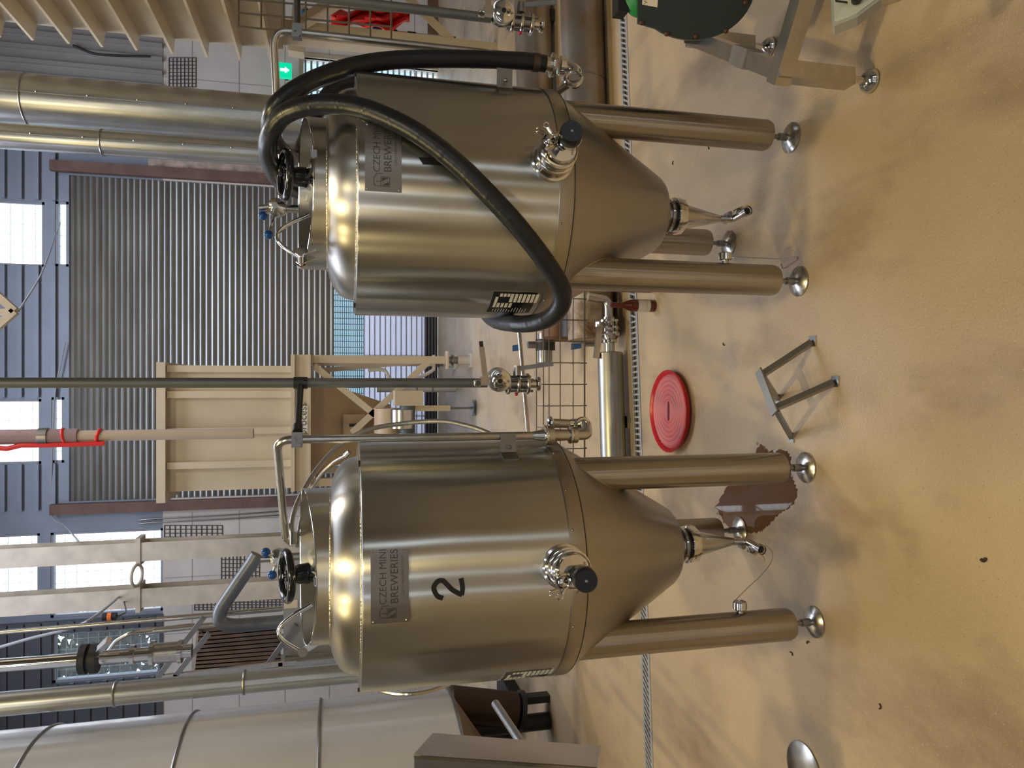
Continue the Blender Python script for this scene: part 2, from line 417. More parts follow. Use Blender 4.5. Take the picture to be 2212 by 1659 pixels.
# roller door: slat curtain, vision grille, pale lower slats, rubber bottom
z722, z787, z920 = Z(722), Z(787), Z(922)
d1 = MB(); pitch = .0775; z = z722; y0 = YB+.04
while z < DZ1:
    prof = [(0, 0), (.012, .018), (.016, .037), (.010, .056), (-.006, .066), (0, .0775)]
    for (a, za), (b_, zb) in zip(prof, prof[1:]):
        d1.add([(DX0, y0-a, z+za), (DX1, y0-a, z+za), (DX1, y0-b_, z+zb), (DX0, y0-b_, z+zb)], [(0,1,2,3)])
    z += pitch
d = d1.build('door_1', mat('roller_slats', (.30, .305, .30), .34, .75, var=.25, vscale=1.5, stretch=(.6, 1, 6)), smooth=True); struct(d)
PALE = mat('translucent_slats', (.80, .80, .88), .35, var=.08, vscale=20)
ntp = PALE.node_tree; tb = ntp.nodes.new('ShaderNodeBsdfTranslucent'); tb.inputs[0].default_value = (.86, .86, .95, 1)
ms = ntp.nodes.new('ShaderNodeMixShader'); ms.inputs[0].default_value = .55
ntp.links.new(ntp.nodes['Principled BSDF'].outputs[0], ms.inputs[1]); ntp.links.new(tb.outputs[0], ms.inputs[2]); ntp.links.new(ms.outputs[0], ntp.nodes['Material Output'].inputs[0])
pl = MB(); z = z920
while z < z787-.02:
    pl.box((DX0, YB+.03, z), (DX1, YB+.036, z+.068)); z += .0775
o = pl.build('slat_panel', PALE, d, smooth=False); lab(o, 'pale translucent lower slats')
ln = MB(); z = z920
while z < z787+.04:
    ln.box((DX0, YB+.025, z-.0095), (DX1, YB+.04, z)); z += .0775
xx = DX0+.2
while xx < DX1: ln.box((xx, YB+.037, z920), (xx+.02, YB+.045, z787)); xx += .9
ln.build('slat_joint', mat('slat_joint_grey', (.12, .13, .15), .5), d, smooth=False)
vg = MB(); z = z787
while z < z722:
    vg.box((DX0, YB+.03, z), (DX1, YB+.042, z+.012)); z += .031
xx = DX0
while xx < DX1: vg.box((xx, YB+.032, z787), (xx+.012, YB+.040, z722)); xx += .085
vg.build('vision_grille', mat('grille_teal', (.16, .26, .30), .4), d, smooth=False)
rb = MB()
for k in range(4): rb.cyl((DX0, YB+.02, .035+k*.048), (DX1, YB+.02, .035+k*.048), .026, n=10)
rb.build('rubber_strip', mat('rubber_strip_grey', (.05, .05, .055), .5), d)
# outside the openings: yard wall lit by the sky, hedge beyond the left window
yard = MB().box((-7, 15.0, 0), (7, 15.2, 2.7)).build('yard_wall', mat('yard_blue_wall', (.42, .60, .68), .7, var=.2, vscale=2), smooth=False)
tag(yard, 'pale blue yard wall glimpsed through the roller door grille', 'wall'); yard['kind'] = 'structure'
struct(MB().box((-9, YB+.3, -.02), (9, 19, 0)).build('ground', mat('yard_concrete', (.55, .55, .56), .8), smooth=False))
hd = MB(); random.seed(3)
hxa, hxb = X(1480, 200, YB)*1.2, X(1352, 200, YB)*1.05
for k in range(2600):
    c = Vector((random.uniform(hxa, hxb), random.uniform(11.9, 12.7), random.uniform(0.0, 5.6)))
    n_ = Vector((random.gauss(0, 1), random.gauss(0, 1), random.gauss(0, 1))).normalized(); u_ = n_.orthogonal().normalized()*.12; v_ = n_.cross(u_).normalized()*.07
    hd.add([c-u_, c-v_, c+u_, c+v_], [(0, 1, 2, 3)])
tag(hd.build('hedge', mat('leaf_green', (.03, .06, .025), .6), smooth=False), 'dark green shrubbery outside the left window', 'shrub', None, 'stuff')
# side doorway frame and leaf opened
fr = MB(); x0, x1, _, z1 = door_r
fr.box((x0-.06, YB-.03, 0), (x0, YB+.05, z1+.06)); fr.box((x1, YB-.03, 0), (x1+.06, YB+.05, z1+.06)); fr.box((x0-.06, YB-.03, z1), (x1+.06, YB+.05, z1+.06))
o = struct(fr.build('door_2', CREAM, smooth=False))
lv = MB(); z = .05
while z < z1: lv.box((x0, YB+.1, z), (x1, YB+.11, z+.03)); z += .085
lv.build('louvre', mat('louvre_glass', (.35, .50, .60), .3), o, smooth=False)

# ================================================================== BACKGROUND THINGS
# exit sign
c = P(616, 152, YB-.3)
es = thing('exit_sign', 'green emergency exit sign with white arrow above the side doorway', 'sign', c)
hwid = px(15, 10.5); hh = px(13, 10.5)
MB().box((c.x-hwid, YB-.32, c.z-hh), (c.x+hwid, YB-.24, c.z+hh)).build('sign_box', mat('exit_green', (.0, .42, .22), .4, emis=(0, .75, .4), estr=.8), es, smooth=False)
ar = MB(); yy = YB-.328; EW = mat('exit_white', (.9, .95, .9), .4, emis=(.9, 1, .95), estr=.8)
ar.poly([Vector((c.x+a*hwid, yy, c.z+b_*hh)) for a, b_ in ((-.25, .75), (.15, .75), (.15, .0), (.4, .0), (-.05, -.7), (-.5, .0), (-.25, .0))], (0, -.004, 0))
ar.build('arrow', EW, es, smooth=False)
MB().box((c.x-.02, YB-.24, c.z-.02), (c.x+.02, YB, c.z+.02)).build('mount', BLK, es, smooth=False)
# wire trays fixed on the back wall
def wire_panel(name, label, cat, quad, nu, nv, r, mt=None, group=None):
    """quad: 4 corners a(0,0) b(1,0) c(1,1) d(0,1)"""
    a, b_, c_, d_ = [Vector(p) for p in quad]; mb = MB()
    for i in range(nu+1):
        s_ = i/nu; mb.cyl(a.lerp(b_, s_), d_.lerp(c_, s_), r, n=6)
    for j in range(nv+1):
        s_ = j/nv; mb.cyl(a.lerp(d_, s_), b_.lerp(c_, s_), r, n=6)
    o = mb.build(name, mt or WIRE, base=a); return tag(o, label, cat, group)
Yw = YB-.008
wire_panel('cable_tray', 'wire cable tray running up the white wall at far right, beside big silver ducts', 'cable tray',
           (P(365, 125, Yw), P(423, 125, Yw), P(423, 188, Yw), P(365, 188, Yw)), 7, 8, .006)
wire_panel('cable_tray', 'wire cable tray on white wall between the two cream columns and roller door', 'cable tray',
           (P(355, 1135, Yw), P(480, 1135, Yw), P(480, 1160, Yw), P(355, 1160, Yw)), 11, 3, .006)
wire_panel('cable_tray', 'wire cable tray on white wall left of the paired cream columns, above tank 2', 'cable tray',
           (P(420, 1295, Yw), P(612, 1295, Yw), P(612, 1318, Yw), P(420, 1318, Yw)), 22, 4, .006)
wire_panel('cable_tray', 'square wire basket on white wall seen between the paired cream columns', 'cable tray',
           (P(478, 1200, Yw), P(560, 1200, Yw), P(560, 1252, Yw), P(478, 1252, Yw)), 10, 6, .006)
# big ducts at right
def vpipe(x, y, r, Y, z0, z1, name, label, cat, mt, seams=(), n=40, group=None, screws=False):
    c = P(x, y, Y); t = thing(name, label, cat, (c.x, Y, z0), group)
    MB().cyl((c.x, Y, z0), (c.x, Y, z1), r, n=n).build('shell', mt, t)
    for sz in seams:
        mb = MB(); mb.torus((c.x, Y, sz), (0, 0, 1), r, .008, n=40, k=8); mb.build('seam_band', DSTEEL, t)
    if screws:
        mb = MB()
        mb.box((c.x-.004, Y-r-.004, z0), (c.x+.010, Y-r+.01, z1))
        for k in range(int((z1-z0)/.35)): mb.sphere((c.x+.004, Y-r-.004, z0+.2+k*.35), .009, 8)
        mb.build('lap_joint', GALV, t)
    return t
vpipe(300, 236, px(53, 5.8), 6.4, 0, 7.1, 'duct', 'widest silver duct standing behind the hose-wrapped tank', 'duct', GALV, (P(62, 236, 6.4).z,), screws=True)
vpipe(300, 314, px(26, 5.8), 6.2, 0, 7.1, 'duct', 'narrower silver duct beside the roller door, left of the widest one', 'duct', GALV, (P(222, 314, 6.2).z,), screws=True)
# pipe drop at left behind tank 2
vpipe(300, 1494, px(24, 4.2), 4.5, .0, 7.1, 'pipe', 'shiny steel pipe with ring joints rising between tank 2 and the grey silo', 'pipe', GALV, (P(250, 1498, 4.5).z, P(528, 1470, 4.5).z))
# big pale silo at left edge
sx, sy, sr = -2.81, 4.376, .91
t = thing('silo', 'large pale grey silo with ring seams at the left edge', 'silo', (sx, sy, 0))
SILO = mat('silo_sheet', (.70, .71, .75), .24, .35, var=.10, vscale=2.5, stretch=(2, 2, .5), bump=.08, bscale=1.6, bdist=.05)
MB().cyl((sx, sy, .815), (sx, sy, 7.1), sr, n=96).build('shell', SILO, t)
mb = MB(); mb.lathe([(sr, 0), (.25, -.45), (.16, -.45)], (sx, sy, .815), (0, 0, 1), 64); mb.build('cone', mat('silo_cone', (.22, .16, .11), .5, .4, var=.3), t)
d_ = math.hypot(sx, sy)
for xp in (425, 693, 125, -300):
    zz = P(xp, 1500, 4.72).z if xp > 0 else 6.0
    mb = MB(); mb.torus((sx, sy, zz), (0, 0, 1), sr, .010, n=96, k=8); mb.build('seam_band', DSTEEL, t)
mb = MB(); mb.torus((sx, sy, .815), (0, 0, 1), sr, .012, n=96, k=8); mb.build('seam_band', DSTEEL, t)
mb = MB()
for a_, z0_, z1_ in ((-38, 1.5, 2.55), (-36, 2.6, 4.0)):
    a = math.radians(a_); q = Vector((sx+sr*math.cos(a), sy+sr*math.sin(a), 0)); mb.cyl(q+Vector((0,0,z0_)), q+Vector((0,0,z1_)), .005, n=8)
mb.build('lap_joint', DSTEEL, t)
for a_ in (62, 130, 190, 265):
    a = math.radians(a_); q = Vector((sx+.8*math.cos(a), sy+.8*math.sin(a), 0))
    MB().cyl(q, q+Vector((0, 0, .8)), .06, n=16).build('leg', BLK, t)
# dark machinery under the silo
b_0 = P(1118, 1535, 5.1)
t = thing('pump_drum', 'dark brown drum lying below the silo', 'drum', (b_0.x, 5.1, 0))
a = P(965, 1520, 5.1); b_ = P(1118, 1535, 5.1)
MB().cyl(a, b_, .125, n=32, bev=.02).build('drum', mat('brown_iron', (.07, .045, .035), .5, .5, var=.3), t)
MB().cyl(b_, b_+(b_-a).normalized()*.03, .14, n=32).build('drum_flange', BLK, t)
MB().box((a.x-.05, 5.06, 0), (a.x+.0, 5.14, a.z-.1)).build('plinth', BLK, t, smooth=False)
s0 = P(1070, 1520, 3.4); s1 = P(1135, 1618, 3.0); s1 = s0+(s1-s0)*(s0.z/(s0.z-s1.z))
t = tag(MB().cyl(s0, s1, .020, n=16).build('strut', DSTEEL, base=s1), 'slanting grey bar beside the dark drum under the silo', 'bar')
q = P(1125, 1482, 6.0)
tag(MB().box((q.x-1.3, 5.9, 0), (q.x, 6.4, .10)).box((q.x-.12, 5.9, .1), (q.x-.04, 6.0, .55)).box((q.x-.7, 5.95, .1), (q.x-.6, 6.05, .55)).box((q.x-1.3, 5.9, .42), (q.x, 6.0, .60)).box((q.x-.40, 5.95, .1), (q.x-.15, 6.3, .42)).box((q.x-1.1, 6.0, .1), (q.x-.6, 6.3, .42)).build('base_frame', BLK, base=(q.x, 5.9, 0), smooth=False), 'black steel base frame on the floor beyond the silo', 'frame')
# control box at the lower left edge
ft = P(935, 1583, 2.05); fb = P(1298, 1611, 2.0); ntp_ = P(893, 1630, 1.86); nb = P(1290, 1657, 1.8)
t = thing('control_cabinet', 'stainless cabinet corner poking in at bottom left', 'cabinet', (nb.x-.15, 1.9, 0))
dx = Vector((-.34, 0.02, 0))
MB().hexa([nb+dx, nb, fb, fb+dx, ntp_+dx, ntp_, ft, ft+dx]).build('body', mat('cabinet_steel', (.58, .55, .58), .36, .45, var=.12, vscale=5), t, smooth=False)
off = Vector((.0, -.022, 0)); off2 = Vector((.0, -.006, 0))
MB().hexa([nb+dx+off, nb+off, nb+off2, nb+dx+off2, ntp_+dx+off, ntp_+off, ntp_+off2, ntp_+dx+off2]).build('door', SATIN, t, smooth=False)
MB().cyl((nb.x-.30, 1.9, .0), (nb.x-.24, 1.92, nb.z+.05), .03, n=20).build('post', SATIN, t)
c = G(1738, 1664)
t = thing('disc_foot', 'grey steel disc with a centre bolt on the floor, bottom left corner', 'disc', c)
MB().lathe([(.088, 0), (.090, .006), (.074, .012), (.02, .016)], c, n=48).build('disc', SATIN, t)
MB().cyl(c+Vector((0,0,.014)), c+Vector((0,0,.024)), .009, n=6).build('bolt', DSTEEL, t)

# cream columns at left back
def column(ytop, ybot, wpx, Y, label, plates=True):
    c = P(300, (ytop+ybot)/2, Y); z1 = 7.0; w_ = px(wpx, Y*.93)
    t = thing('steel_column', label, 'column', (c.x, Y, 0), 'cream columns')
    mb = MB(); mb.box((c.x-w_/2, Y-.02, 0), (c.x+w_/2, Y, z1)); mb.box((c.x-w_/2, Y+.2, 0), (c.x+w_/2, Y+.22, z1)); mb.box((c.x-.01, Y, 0), (c.x+.01, Y+.2, z1))
    mb.build('i_beam', CREAMD, t, smooth=False)
    z = P(298, 1220, Y).z
    MB().box((c.x-w_/2-.05, Y-.03, z-.03), (c.x+w_/2+.05, Y+.22, z+.02)).build('stiffener', CREAMD, t, smooth=False)
    return t
column(1192, 1192, 40, 9.1, 'cream steel column nearer the roller door, one of a tied pair')
column(1292, 1292, 40, 9.1, 'cream steel column nearer the silo, one of a tied pair')
za = P(298, 1220, 9.1); zb = P(298, 1262, 9.1)
mb = MB(); mb.torus(((za.x+zb.x)/2, 9.05, za.z), (0, .25, 1), .12, .018, n=32, k=8)
tag(mb.build('lifting_ring', CREAMD, base=((za.x+zb.x)/2, 9.05, za.z)), 'oval steel ring between the paired cream columns', 'ring')
# steel pipe with butterfly valve, upper left
Yv = 5.2
a0 = P(0, 1438, Yv); a1 = P(178, 1424, Yv)
t = thing('process_pipe', 'stainless riser pipe with a black butterfly valve at upper left', 'pipe', P(415, 1400, Yv))
X_ = a0.x
MB().cyl((X_, Yv, P(175, 1424, Yv).z), (X_, Yv, 7.1), px(14, 4.8), n=24).build('upper_pipe', CHROME, t)
for xp in (182, 205):
    z = P(xp, 1420, Yv).z; MB().cyl((X_, Yv, z-.02), (X_, Yv, z+.02), px(30, 4.9), n=24).build('flange', BLK, t)
z0_ = P(193, 1420, Yv).z; MB().cyl((X_, Yv, z0_-.04), (X_, Yv, z0_+.04), px(24, 4.9), n=24).build('valve_body', BLK, t)
MB().cyl((X_, Yv, P(415, 1400, Yv).z), (X_, Yv, P(205, 1400, Yv).z), px(14, 4.9), n=24).build('lower_pipe', CHROME, t)
for xp, rr in ((287, 20), (330, 26), (390, 24)):
    z = P(xp, 1420, Yv).z; MB().cyl((X_, Yv, z-.012), (X_, Yv, z+.012), px(rr, 4.9), n=24).build('clamp_ring', CHROME, t)
zA = P(330, 1420, Yv).z; zB = P(390, 1420, Yv).z; MB().cyl((X_, Yv, zB), (X_, Yv, zA), px(21, 4.9), n=24).build('sight_glass', SATIN, t)
q = Vector((X_, Yv, z0_)); MB().bar(q, P(235, 1383, 5.1), .05, .03).build('lever', SATIN, t, smooth=False)
# thin rails and lines left back
RAIL = SATIN
lines = [((0, 1367), (610, 1315), 6.4, 'thin handrail tube crossing the upper left behind the riser pipe'), ((280, 1368), (618, 1334), 6.2, 'short handrail tube ending in a bend beside the riser pipe')]
for (p, q, Y, lb) in lines: tag(MB().cyl(P(*p, Y), P(*q, Y), .022, n=10).build('handrail', RAIL, base=P(*q, Y)), lb, 'handrail')
tag(MB().tube(bend([P(232, 1410, 6.1), P(250, 1385, 6.1), P(285, 1365, 6.1), P(420, 1350, 6.4), P(436, 1364, 6.8)], .1), .016, 10).build('bent_tube', SATIN, base=P(232, 1410, 6.1)), 'bent thin tube beside the butterfly valve, upper left', 'tube')
# slatted panel and its rails
t = thing('slat_screen', 'brown slatted screen behind the neck of tank 2', 'screen', (P(600, 1400, 6.8).x, 6.8, 0))
q = P(600, 1380, 6.81); MB().box((q.x-.03, 6.81, 0), (q.x+.03, 6.85, q.z)).build('post', SATIN, t, smooth=False)
q = P(600, 1425, 6.81); MB().box((q.x-.03, 6.81, 0), (q.x+.03, 6.85, q.z)).build('post', SATIN, t, smooth=False)
mb = MB()
for k in range(11):
    s_ = k/10; a = P(430+18*s_*0-8*s_, 1362+86*s_, 6.8); b_ = P(606, 1345+90*s_, 6.8); mb.bar(a, b_, .045, .03, up=(0, 1, 0))
mb.build('slat', WOOD, t, smooth=False)
mb = MB(); a = P(425, 1362, 6.83); b_ = P(606, 1345, 6.83); c_ = P(606, 1440, 6.83); d_2 = P(415, 1450, 6.83)
mb.poly([a, b_, c_, d_2], (0, .02, 0)); lab(mb.build('backing', mat('pale_backing', (.50, .45, .42), .6), t, smooth=False), 'pale backing board')
tag(MB().tube(bend([P(555, 1198, 6.2), P(545, 1215, 6.2), P(448, 1357, 6.2), P(622, 1342, 6.2)], .13), .055, 16).build('lagged_pipe', GREYPIPE, base=P(622, 1342, 6.2)), 'dark grey lagged pipe bending back on itself above tank 2', 'pipe')
for p, q, lb in (((440, 1334), (341, 1463), 'upper slanting grey rail in front of the brown slatted screen'), ((452, 1368), (382, 1456), 'lower slanting grey rail in front of the brown slatted screen'), ((640, 1350), (578, 1436), 'slanting tube just left of tank 2 lid hinge')):
    yq = 5.87 if p[0] == 640 else 5.6
    tag(MB().bar(P(*p, yq), P(*q, yq), .036).build('rail', DSTEEL, base=P(*q, yq), smooth=False), lb, 'rail')
q = P(340, 1455, 5.6); r_ = P(640, 1432, 5.6)
tag(MB().bar(P(341, 1463, 5.6), P(641, 1430, 5.6), .03).bar(P(341, 1500, 5.6), P(641, 1470, 5.6), .03).bar(P(341, 1463, 5.6), P(341, 1500, 5.6), .03).bar(P(380, 1455, 5.6), P(380, 1500, 5.6), .03).bar(P(606, 1430, 5.6), P(606, 1480, 5.6), .03).bar((P(641, 1432, 5.6).x, 5.6, 0), P(641, 1432, 5.6), .03).build('platform_frame', SATIN, base=P(641, 1470, 5.6), smooth=False), 'grey tube platform frame between the shiny pipe and the silo', 'frame')
# grey machine behind tank 2 neck
a = P(612, 1480, 5.9); b_ = P(612, 1238, 5.9)
t = thing('grey_cabinet', 'grey sheet metal cabinet standing behind the neck of tank 2', 'cabinet', ((a.x+b_.x)/2, 6.0, 0))
MB().box((a.x, 5.9, 0), (b_.x, 6.5, a.z)).build('body', FAINT, t, smooth=False)
q = P(628, 1306, 5.88); MB().box((q.x-.03, 5.89, q.z-.05), (q.x+.03, 5.895, q.z+.05)).build('label_plate', LABEL, t, smooth=False)
mb = MB(); q = P(660, 1430, 5.8)
MB().cyl((q.x, 5.8, q.z-.3), (q.x, 5.8, a.z-.02), .06, n=20).build('side_tube', SATIN, t)
# hanging cables and chain
def cable(name, pts, r, label, cat, mt=None, k=8, n=8):
    return tag(MB().tube(spline(pts, k), r, n).build(name, mt or BLK, base=pts[-1]), label, cat)
GREYC = mat('grey_cable', (.40, .42, .46), .5)
cable('cable', [P(130, 480, YB-.04), P(118, 515, YB-.1), P(90, 590, 9.8), P(40, 672, 7.05)], .010, 'pale cable slanting below the upper centre window', 'cable', GREYC)
cable('cable', [P(140, 740, YB-.05), P(128, 800, YB-.05), P(118, 860, YB-.04), P(112, 1000, YB-.04), P(112, 1110, YB-.04), P(140, 1135, 10.6), P(170, 1170, 9.15)], .010, 'long pale cable looping from the centre pipe towards the cream columns', 'cable', GREYC)
cable('cable', [P(256, 1290, 9.08), P(200, 1335, 7.5), P(150, 1358, 7.5), P(70, 1378, 7.5), P(0, 1398, 7.5)], .014, 'grey cable drooping at the far upper left', 'cable', GREYC)
cable('cable', [P(158, 98, YB-.06), P(200, 115, YB-.06), P(250, 120, YB-.06), P(325, 122, YB-.06)], .016, 'black cable hanging beneath the fins of the right bin', 'cable')
for dy, lb in ((0, 'upper thin chain hanging left of the roller door'), (8, 'lower thin chain hanging left of the roller door')):
    cable('chain', [P(300, 1124+dy, YB-.02), P(345, 1120+dy, YB-.03), P(480, 1113+dy, YB-.03), P(610, 1104+dy, YB-.03)], .010, lb, 'chain', DSTEEL)
c = P(237, 1332, 7.4)
PL = True
t = thing('cable_plug', 'black and orange cable plug dangling at upper left', 'plug', c)
MB().cyl(P(222, 1333, 7.4), P(252, 1331, 7.4), .035, n=12).build('plug_body', BLK, t)
MB().tube(spline([P(252, 1331, 7.4), P(262, 1328, 7.6), P(272, 1320, 8.0), P(268, 1300, 9.08)], 5), .008, 8).build('lead', BLK, t)
MB().cyl(P(233, 1333, 7.4), P(242, 1332, 7.4), .040, n=12).build('orange_band', mat('orange_tape', (.85, .2, .04), .5), t)
# roof truss tip
t = tag(MB().bar(P(-20, 625, 7), P(33, 672, 7), .06).bar(P(33, 672, 7), P(-20, 718, 7), .06).bar(P(33, 672, 7), P(-20, 676, 7), .05).build('roof_brace', CREAMD, base=P(33, 672, 7), smooth=False), 'cream V-shaped roof brace tip, top centre', 'brace')
# cream drop tube wrapped with red tape
c = P(548, 936, 6.6)
t = thing('drop_tube', 'cream hanging tube bound with red tape, open at its lower end', 'tube', c)
mb = MB(); r_ = px(11.5, 6.1); mb.lathe([(r_*.86, .5), (r_*.86, 0), (r_, 0), (r_, 2.35)], (c.x, 6.6, c.z), (0, 0, 1), 32)
mb.v = [(v[0], v[1], v[2]+(.05 if (v[1]-6.6) < 0 else -.02)*0) for v in mb.v]
mb.build('tube', mat('cream_tube', (.55, .47, .40), .5, var=.1), t)
MB().cyl((c.x, 6.6, c.z+1.35), (c.x, 6.6, 7.1), r_*1.35, n=24).build('upper_sleeve', mat('dusty_sleeve', (.35, .25, .27), .5, var=.2), t)
tp = MB(); tp.tube([Vector((c.x+(-r_-.012)*1.02-(.05 if z > 1.8 else .01)*(.6+.4*math.sin(z*5)), 6.57, c.z+z)) for z in [1.15+.1*i for i in range(24)]], .02, 8)
tp.torus((c.x, 6.6, c.z+1.2), (.25, 0, 1), r_+.006, .014, n=24, k=8); tp.torus((c.x, 6.6, c.z+1.45), (-.2, 0, 1), r_+.012, .014, n=24, k=8)
tp.build('red_tape', mat('red_tape', (.75, .03, .03), .4), t)
MB().cyl((c.x, 6.6, P(105, 940, 6.6).z), (c.x, 6.6, P(85, 940, 6.6).z), r_*1.6, n=24).build('clamp_ring', DSTEEL, t)

# ---- central cream hopper on legs
Yh = 8.25
hx0, hx1 = P(500, 1058, Yh).x, P(500, 790, Yh).x
zt, zb_ = P(350, 900, Yh).z, P(636, 900, Yh).z
t = thing('hopper', 'cream steel hopper bin on a braced leg frame before the roller door', 'hopper', ((hx0+hx1)/2, Yh+.6, 0))
MB().box((hx0, Yh, zb_), (hx1, Yh+1.2, zt)).build('bin', CREAM, t, smooth=False)
mb = MB()
rw = px(11, Yh)
mb.box((hx0-.10, Yh-.10, zt-rw*.9), (hx1+.03, Yh+1.25, zt+rw*.6)); mb.build('rim', CREAM, t, smooth=False)
for yy_ in (797, 852, 930, 1002):
    q = P(500, yy_, Yh).x; MB().box((q-.035, Yh-.06, zb_), (q+.035, Yh, zt-rw)).build('stiffener', CREAM, t, smooth=False)
bz0, bz1 = P(668, 900, Yh).z, P(634, 900, Yh).z
bx0, bx1 = hx0-.02, P(650, 767, Yh).x
mb = MB(); mb.box((bx0, Yh-.12, bz0), (bx1, Yh, bz1)); mb.box((bx0, Yh-.16, bz1-.02), (bx1, Yh, bz1+.02)); mb.box((bx0, Yh-.16, bz0-.02), (bx1, Yh, bz0+.02))
for yy in (Yh+1.1,): mb.box((bx0, yy, bz0), (bx1, yy+.1, bz1))
mb.box((bx1-.1, Yh, bz0), (bx1, Yh+1.1, bz1)); mb.build('base_beam', CREAM, t, smooth=False)
lx = P(800, 777, Yh).x; lz = P(962, 777, Yh).z
lw = px(16, Yh)
legs_x = (lx, hx0+.06)
for X0 in legs_x:
    for yy in (Yh-.05, Yh+1.1):
        MB().box((X0-lw/2, yy-lw/2, lz), (X0+lw/2, yy+lw/2, bz0)).build('leg', CREAM, t, smooth=False)
        f_ = MB(); f_.box((X0-.10, yy-.10, lz-.02), (X0+.10, yy+.10, lz)); f_.build('foot_plate', CREAM, t, smooth=False)
        f_ = MB(); f_.box((X0-.08, yy-.08, .0), (X0+.08, yy+.08, .02)); f_.cyl((X0, yy, .02), (X0, yy, lz*.55), .055, n=16); f_.build('floor_pad', WHITEP, t)
        f_ = MB(); f_.cyl((X0, yy, lz*.5), (X0, yy, lz-.02), .04, n=12); f_.torus((X0, yy, lz*.75), (0, 0, 1), .05, .015, n=16, k=6); f_.build('load_cell', DSTEEL, t)
for (p, q) in (((678, 790), (900, 968)), ((925, 782), (760, 935))):
    MB().bar(P(p[0], p[1], Yh-.08), P(q[0], q[1], Yh-.08), .07, .02, up=(0, 1, 0)).build('brace', CREAM, t, smooth=False)
MB().bar(P(690, 800, Yh+1.05), P(900, 782, Yh+1.05), .06, .02, up=(0, 1, 0)).build('brace', CREAM, t, smooth=False)
cz = P(690, 900, Yh+.5).z
cc = P(760, 935, Yh+.45)
mb = MB(); nseg = 4
x0, x1 = P(670, 1030, Yh+.1).x, P(670, 815, Yh+.1).x; x2, x3 = P(840, 955, Yh+.3).x, P(840, 875, Yh+.3).x; zc0, zc1 = P(670, 900, Yh+.1).z, P(845, 900, Yh+.3).z
mb.hexa([Vector(p) for p in ((x2, Yh+.35, zc1), (x3, Yh+.35, zc1), (x3, Yh+.75, zc1), (x2, Yh+.75, zc1), (x0, Yh+.05, zc0), (x1, Yh+.05, zc0), (x1, Yh+1.15, zc0), (x0, Yh+1.15, zc0))])
CT = mat('tan_paint', (.44, .32, .20), .45, var=.1, vscale=4); mb.build('cone', CT, t, smooth=False)
q = P(765, 918, Yh+.12)
MB().box((q.x-.12, Yh+.12, q.z-.12), (q.x+.12, Yh+.2, q.z+.12)).build('inspection_door', CT, t, smooth=False)
mb = MB(); mb.cyl((q.x, Yh+.08, q.z-.055), (q.x, Yh+.08, q.z+.055), .016, n=10); mb.build('door_handle', BLK, t)
# sticker with the word fragment on the beam
q = P(655, 905, Yh-.17); MB().box((q.x-.14, Yh-.166, q.z-.045), (q.x+.14, Yh-.161, q.z+.045)).build('sticker', LABEL, t, smooth=False)
vs, fs = text_geo('process', .11)
mb = MB(); mb.add([(q.x+v[0], Yh-.168, q.z+v[1]) for v in vs], fs); mb.build('lettering', ETCH, t, smooth=False)
# screw conveyor gear motor under the hopper
q = P(880, 905, 7.95)
t = thing('gear_motor', 'grey-green gear motor with a cream box below the hopper', 'motor', (q.x, 7.95, 0))
zq = q.z
MB().cyl((q.x-.05, 7.95, zq), (q.x+.16, 7.95, zq), .085, n=24, bev=.01).build('gearbox', MOTOR, t)
mb = MB()
for k in range(14): mb.cyl((q.x-.30+k*.018, 7.95, zq), (q.x-.291+k*.018, 7.95, zq), .09, n=24)
mb.cyl((q.x-.30, 7.95, zq), (q.x-.05, 7.95, zq), .078, n=24); mb.build('cooling_fins', MOTOR, t)
q2 = P(884, 862, 7.95); MB().box((q2.x-.07, 7.85, q2.z-.14), (q2.x+.09, 8.10, q2.z+.16)).build('drive_box', CREAM, t, smooth=False)
q3 = P(905, 882, 7.95); q4 = P(972, 882, 7.95); MB().box((q3.x-.03, 7.92, q4.z), (q3.x+.03, 7.98, q3.z+.05)).build('support_leg', CREAM, t, smooth=False)
mb = MB(); mb.cyl((q3.x, 7.95, 0), (q3.x, 7.95, .012), .09, n=24); mb.cyl((q3.x, 7.95, .03), (q3.x, 7.95, .04), .09, n=24); mb.cyl((q3.x, 7.95, 0), (q3.x, 7.95, q4.z), .012, n=8); mb.build('foot', DSTEEL, t)
q5 = P(842, 918, 8.15); MB().cyl(P(842, 935, 8.15), P(842, 882, 8.15), .17, n=28).build('outlet_spool', CT, t)
MB().cyl(P(868, 925, 7.95), P(868, 885, 7.95), .13, n=28).build('coupling', SATIN, t)
cable('conduit', [P(795, 800, 8.35), P(830, 800, 8.35), P(850, 825, 8.35), P(905, 815, 8.35), P(935, 800, 8.35)], .02, 'white conduit looping beside the hopper leg', 'conduit', WHITEP)
vpipe(820, 842, .03, 9.35, 0, 1.0, 'post', 'short white post with blue-grey rings behind the hopper', 'post', WHITEP, (.3, .5, .7))

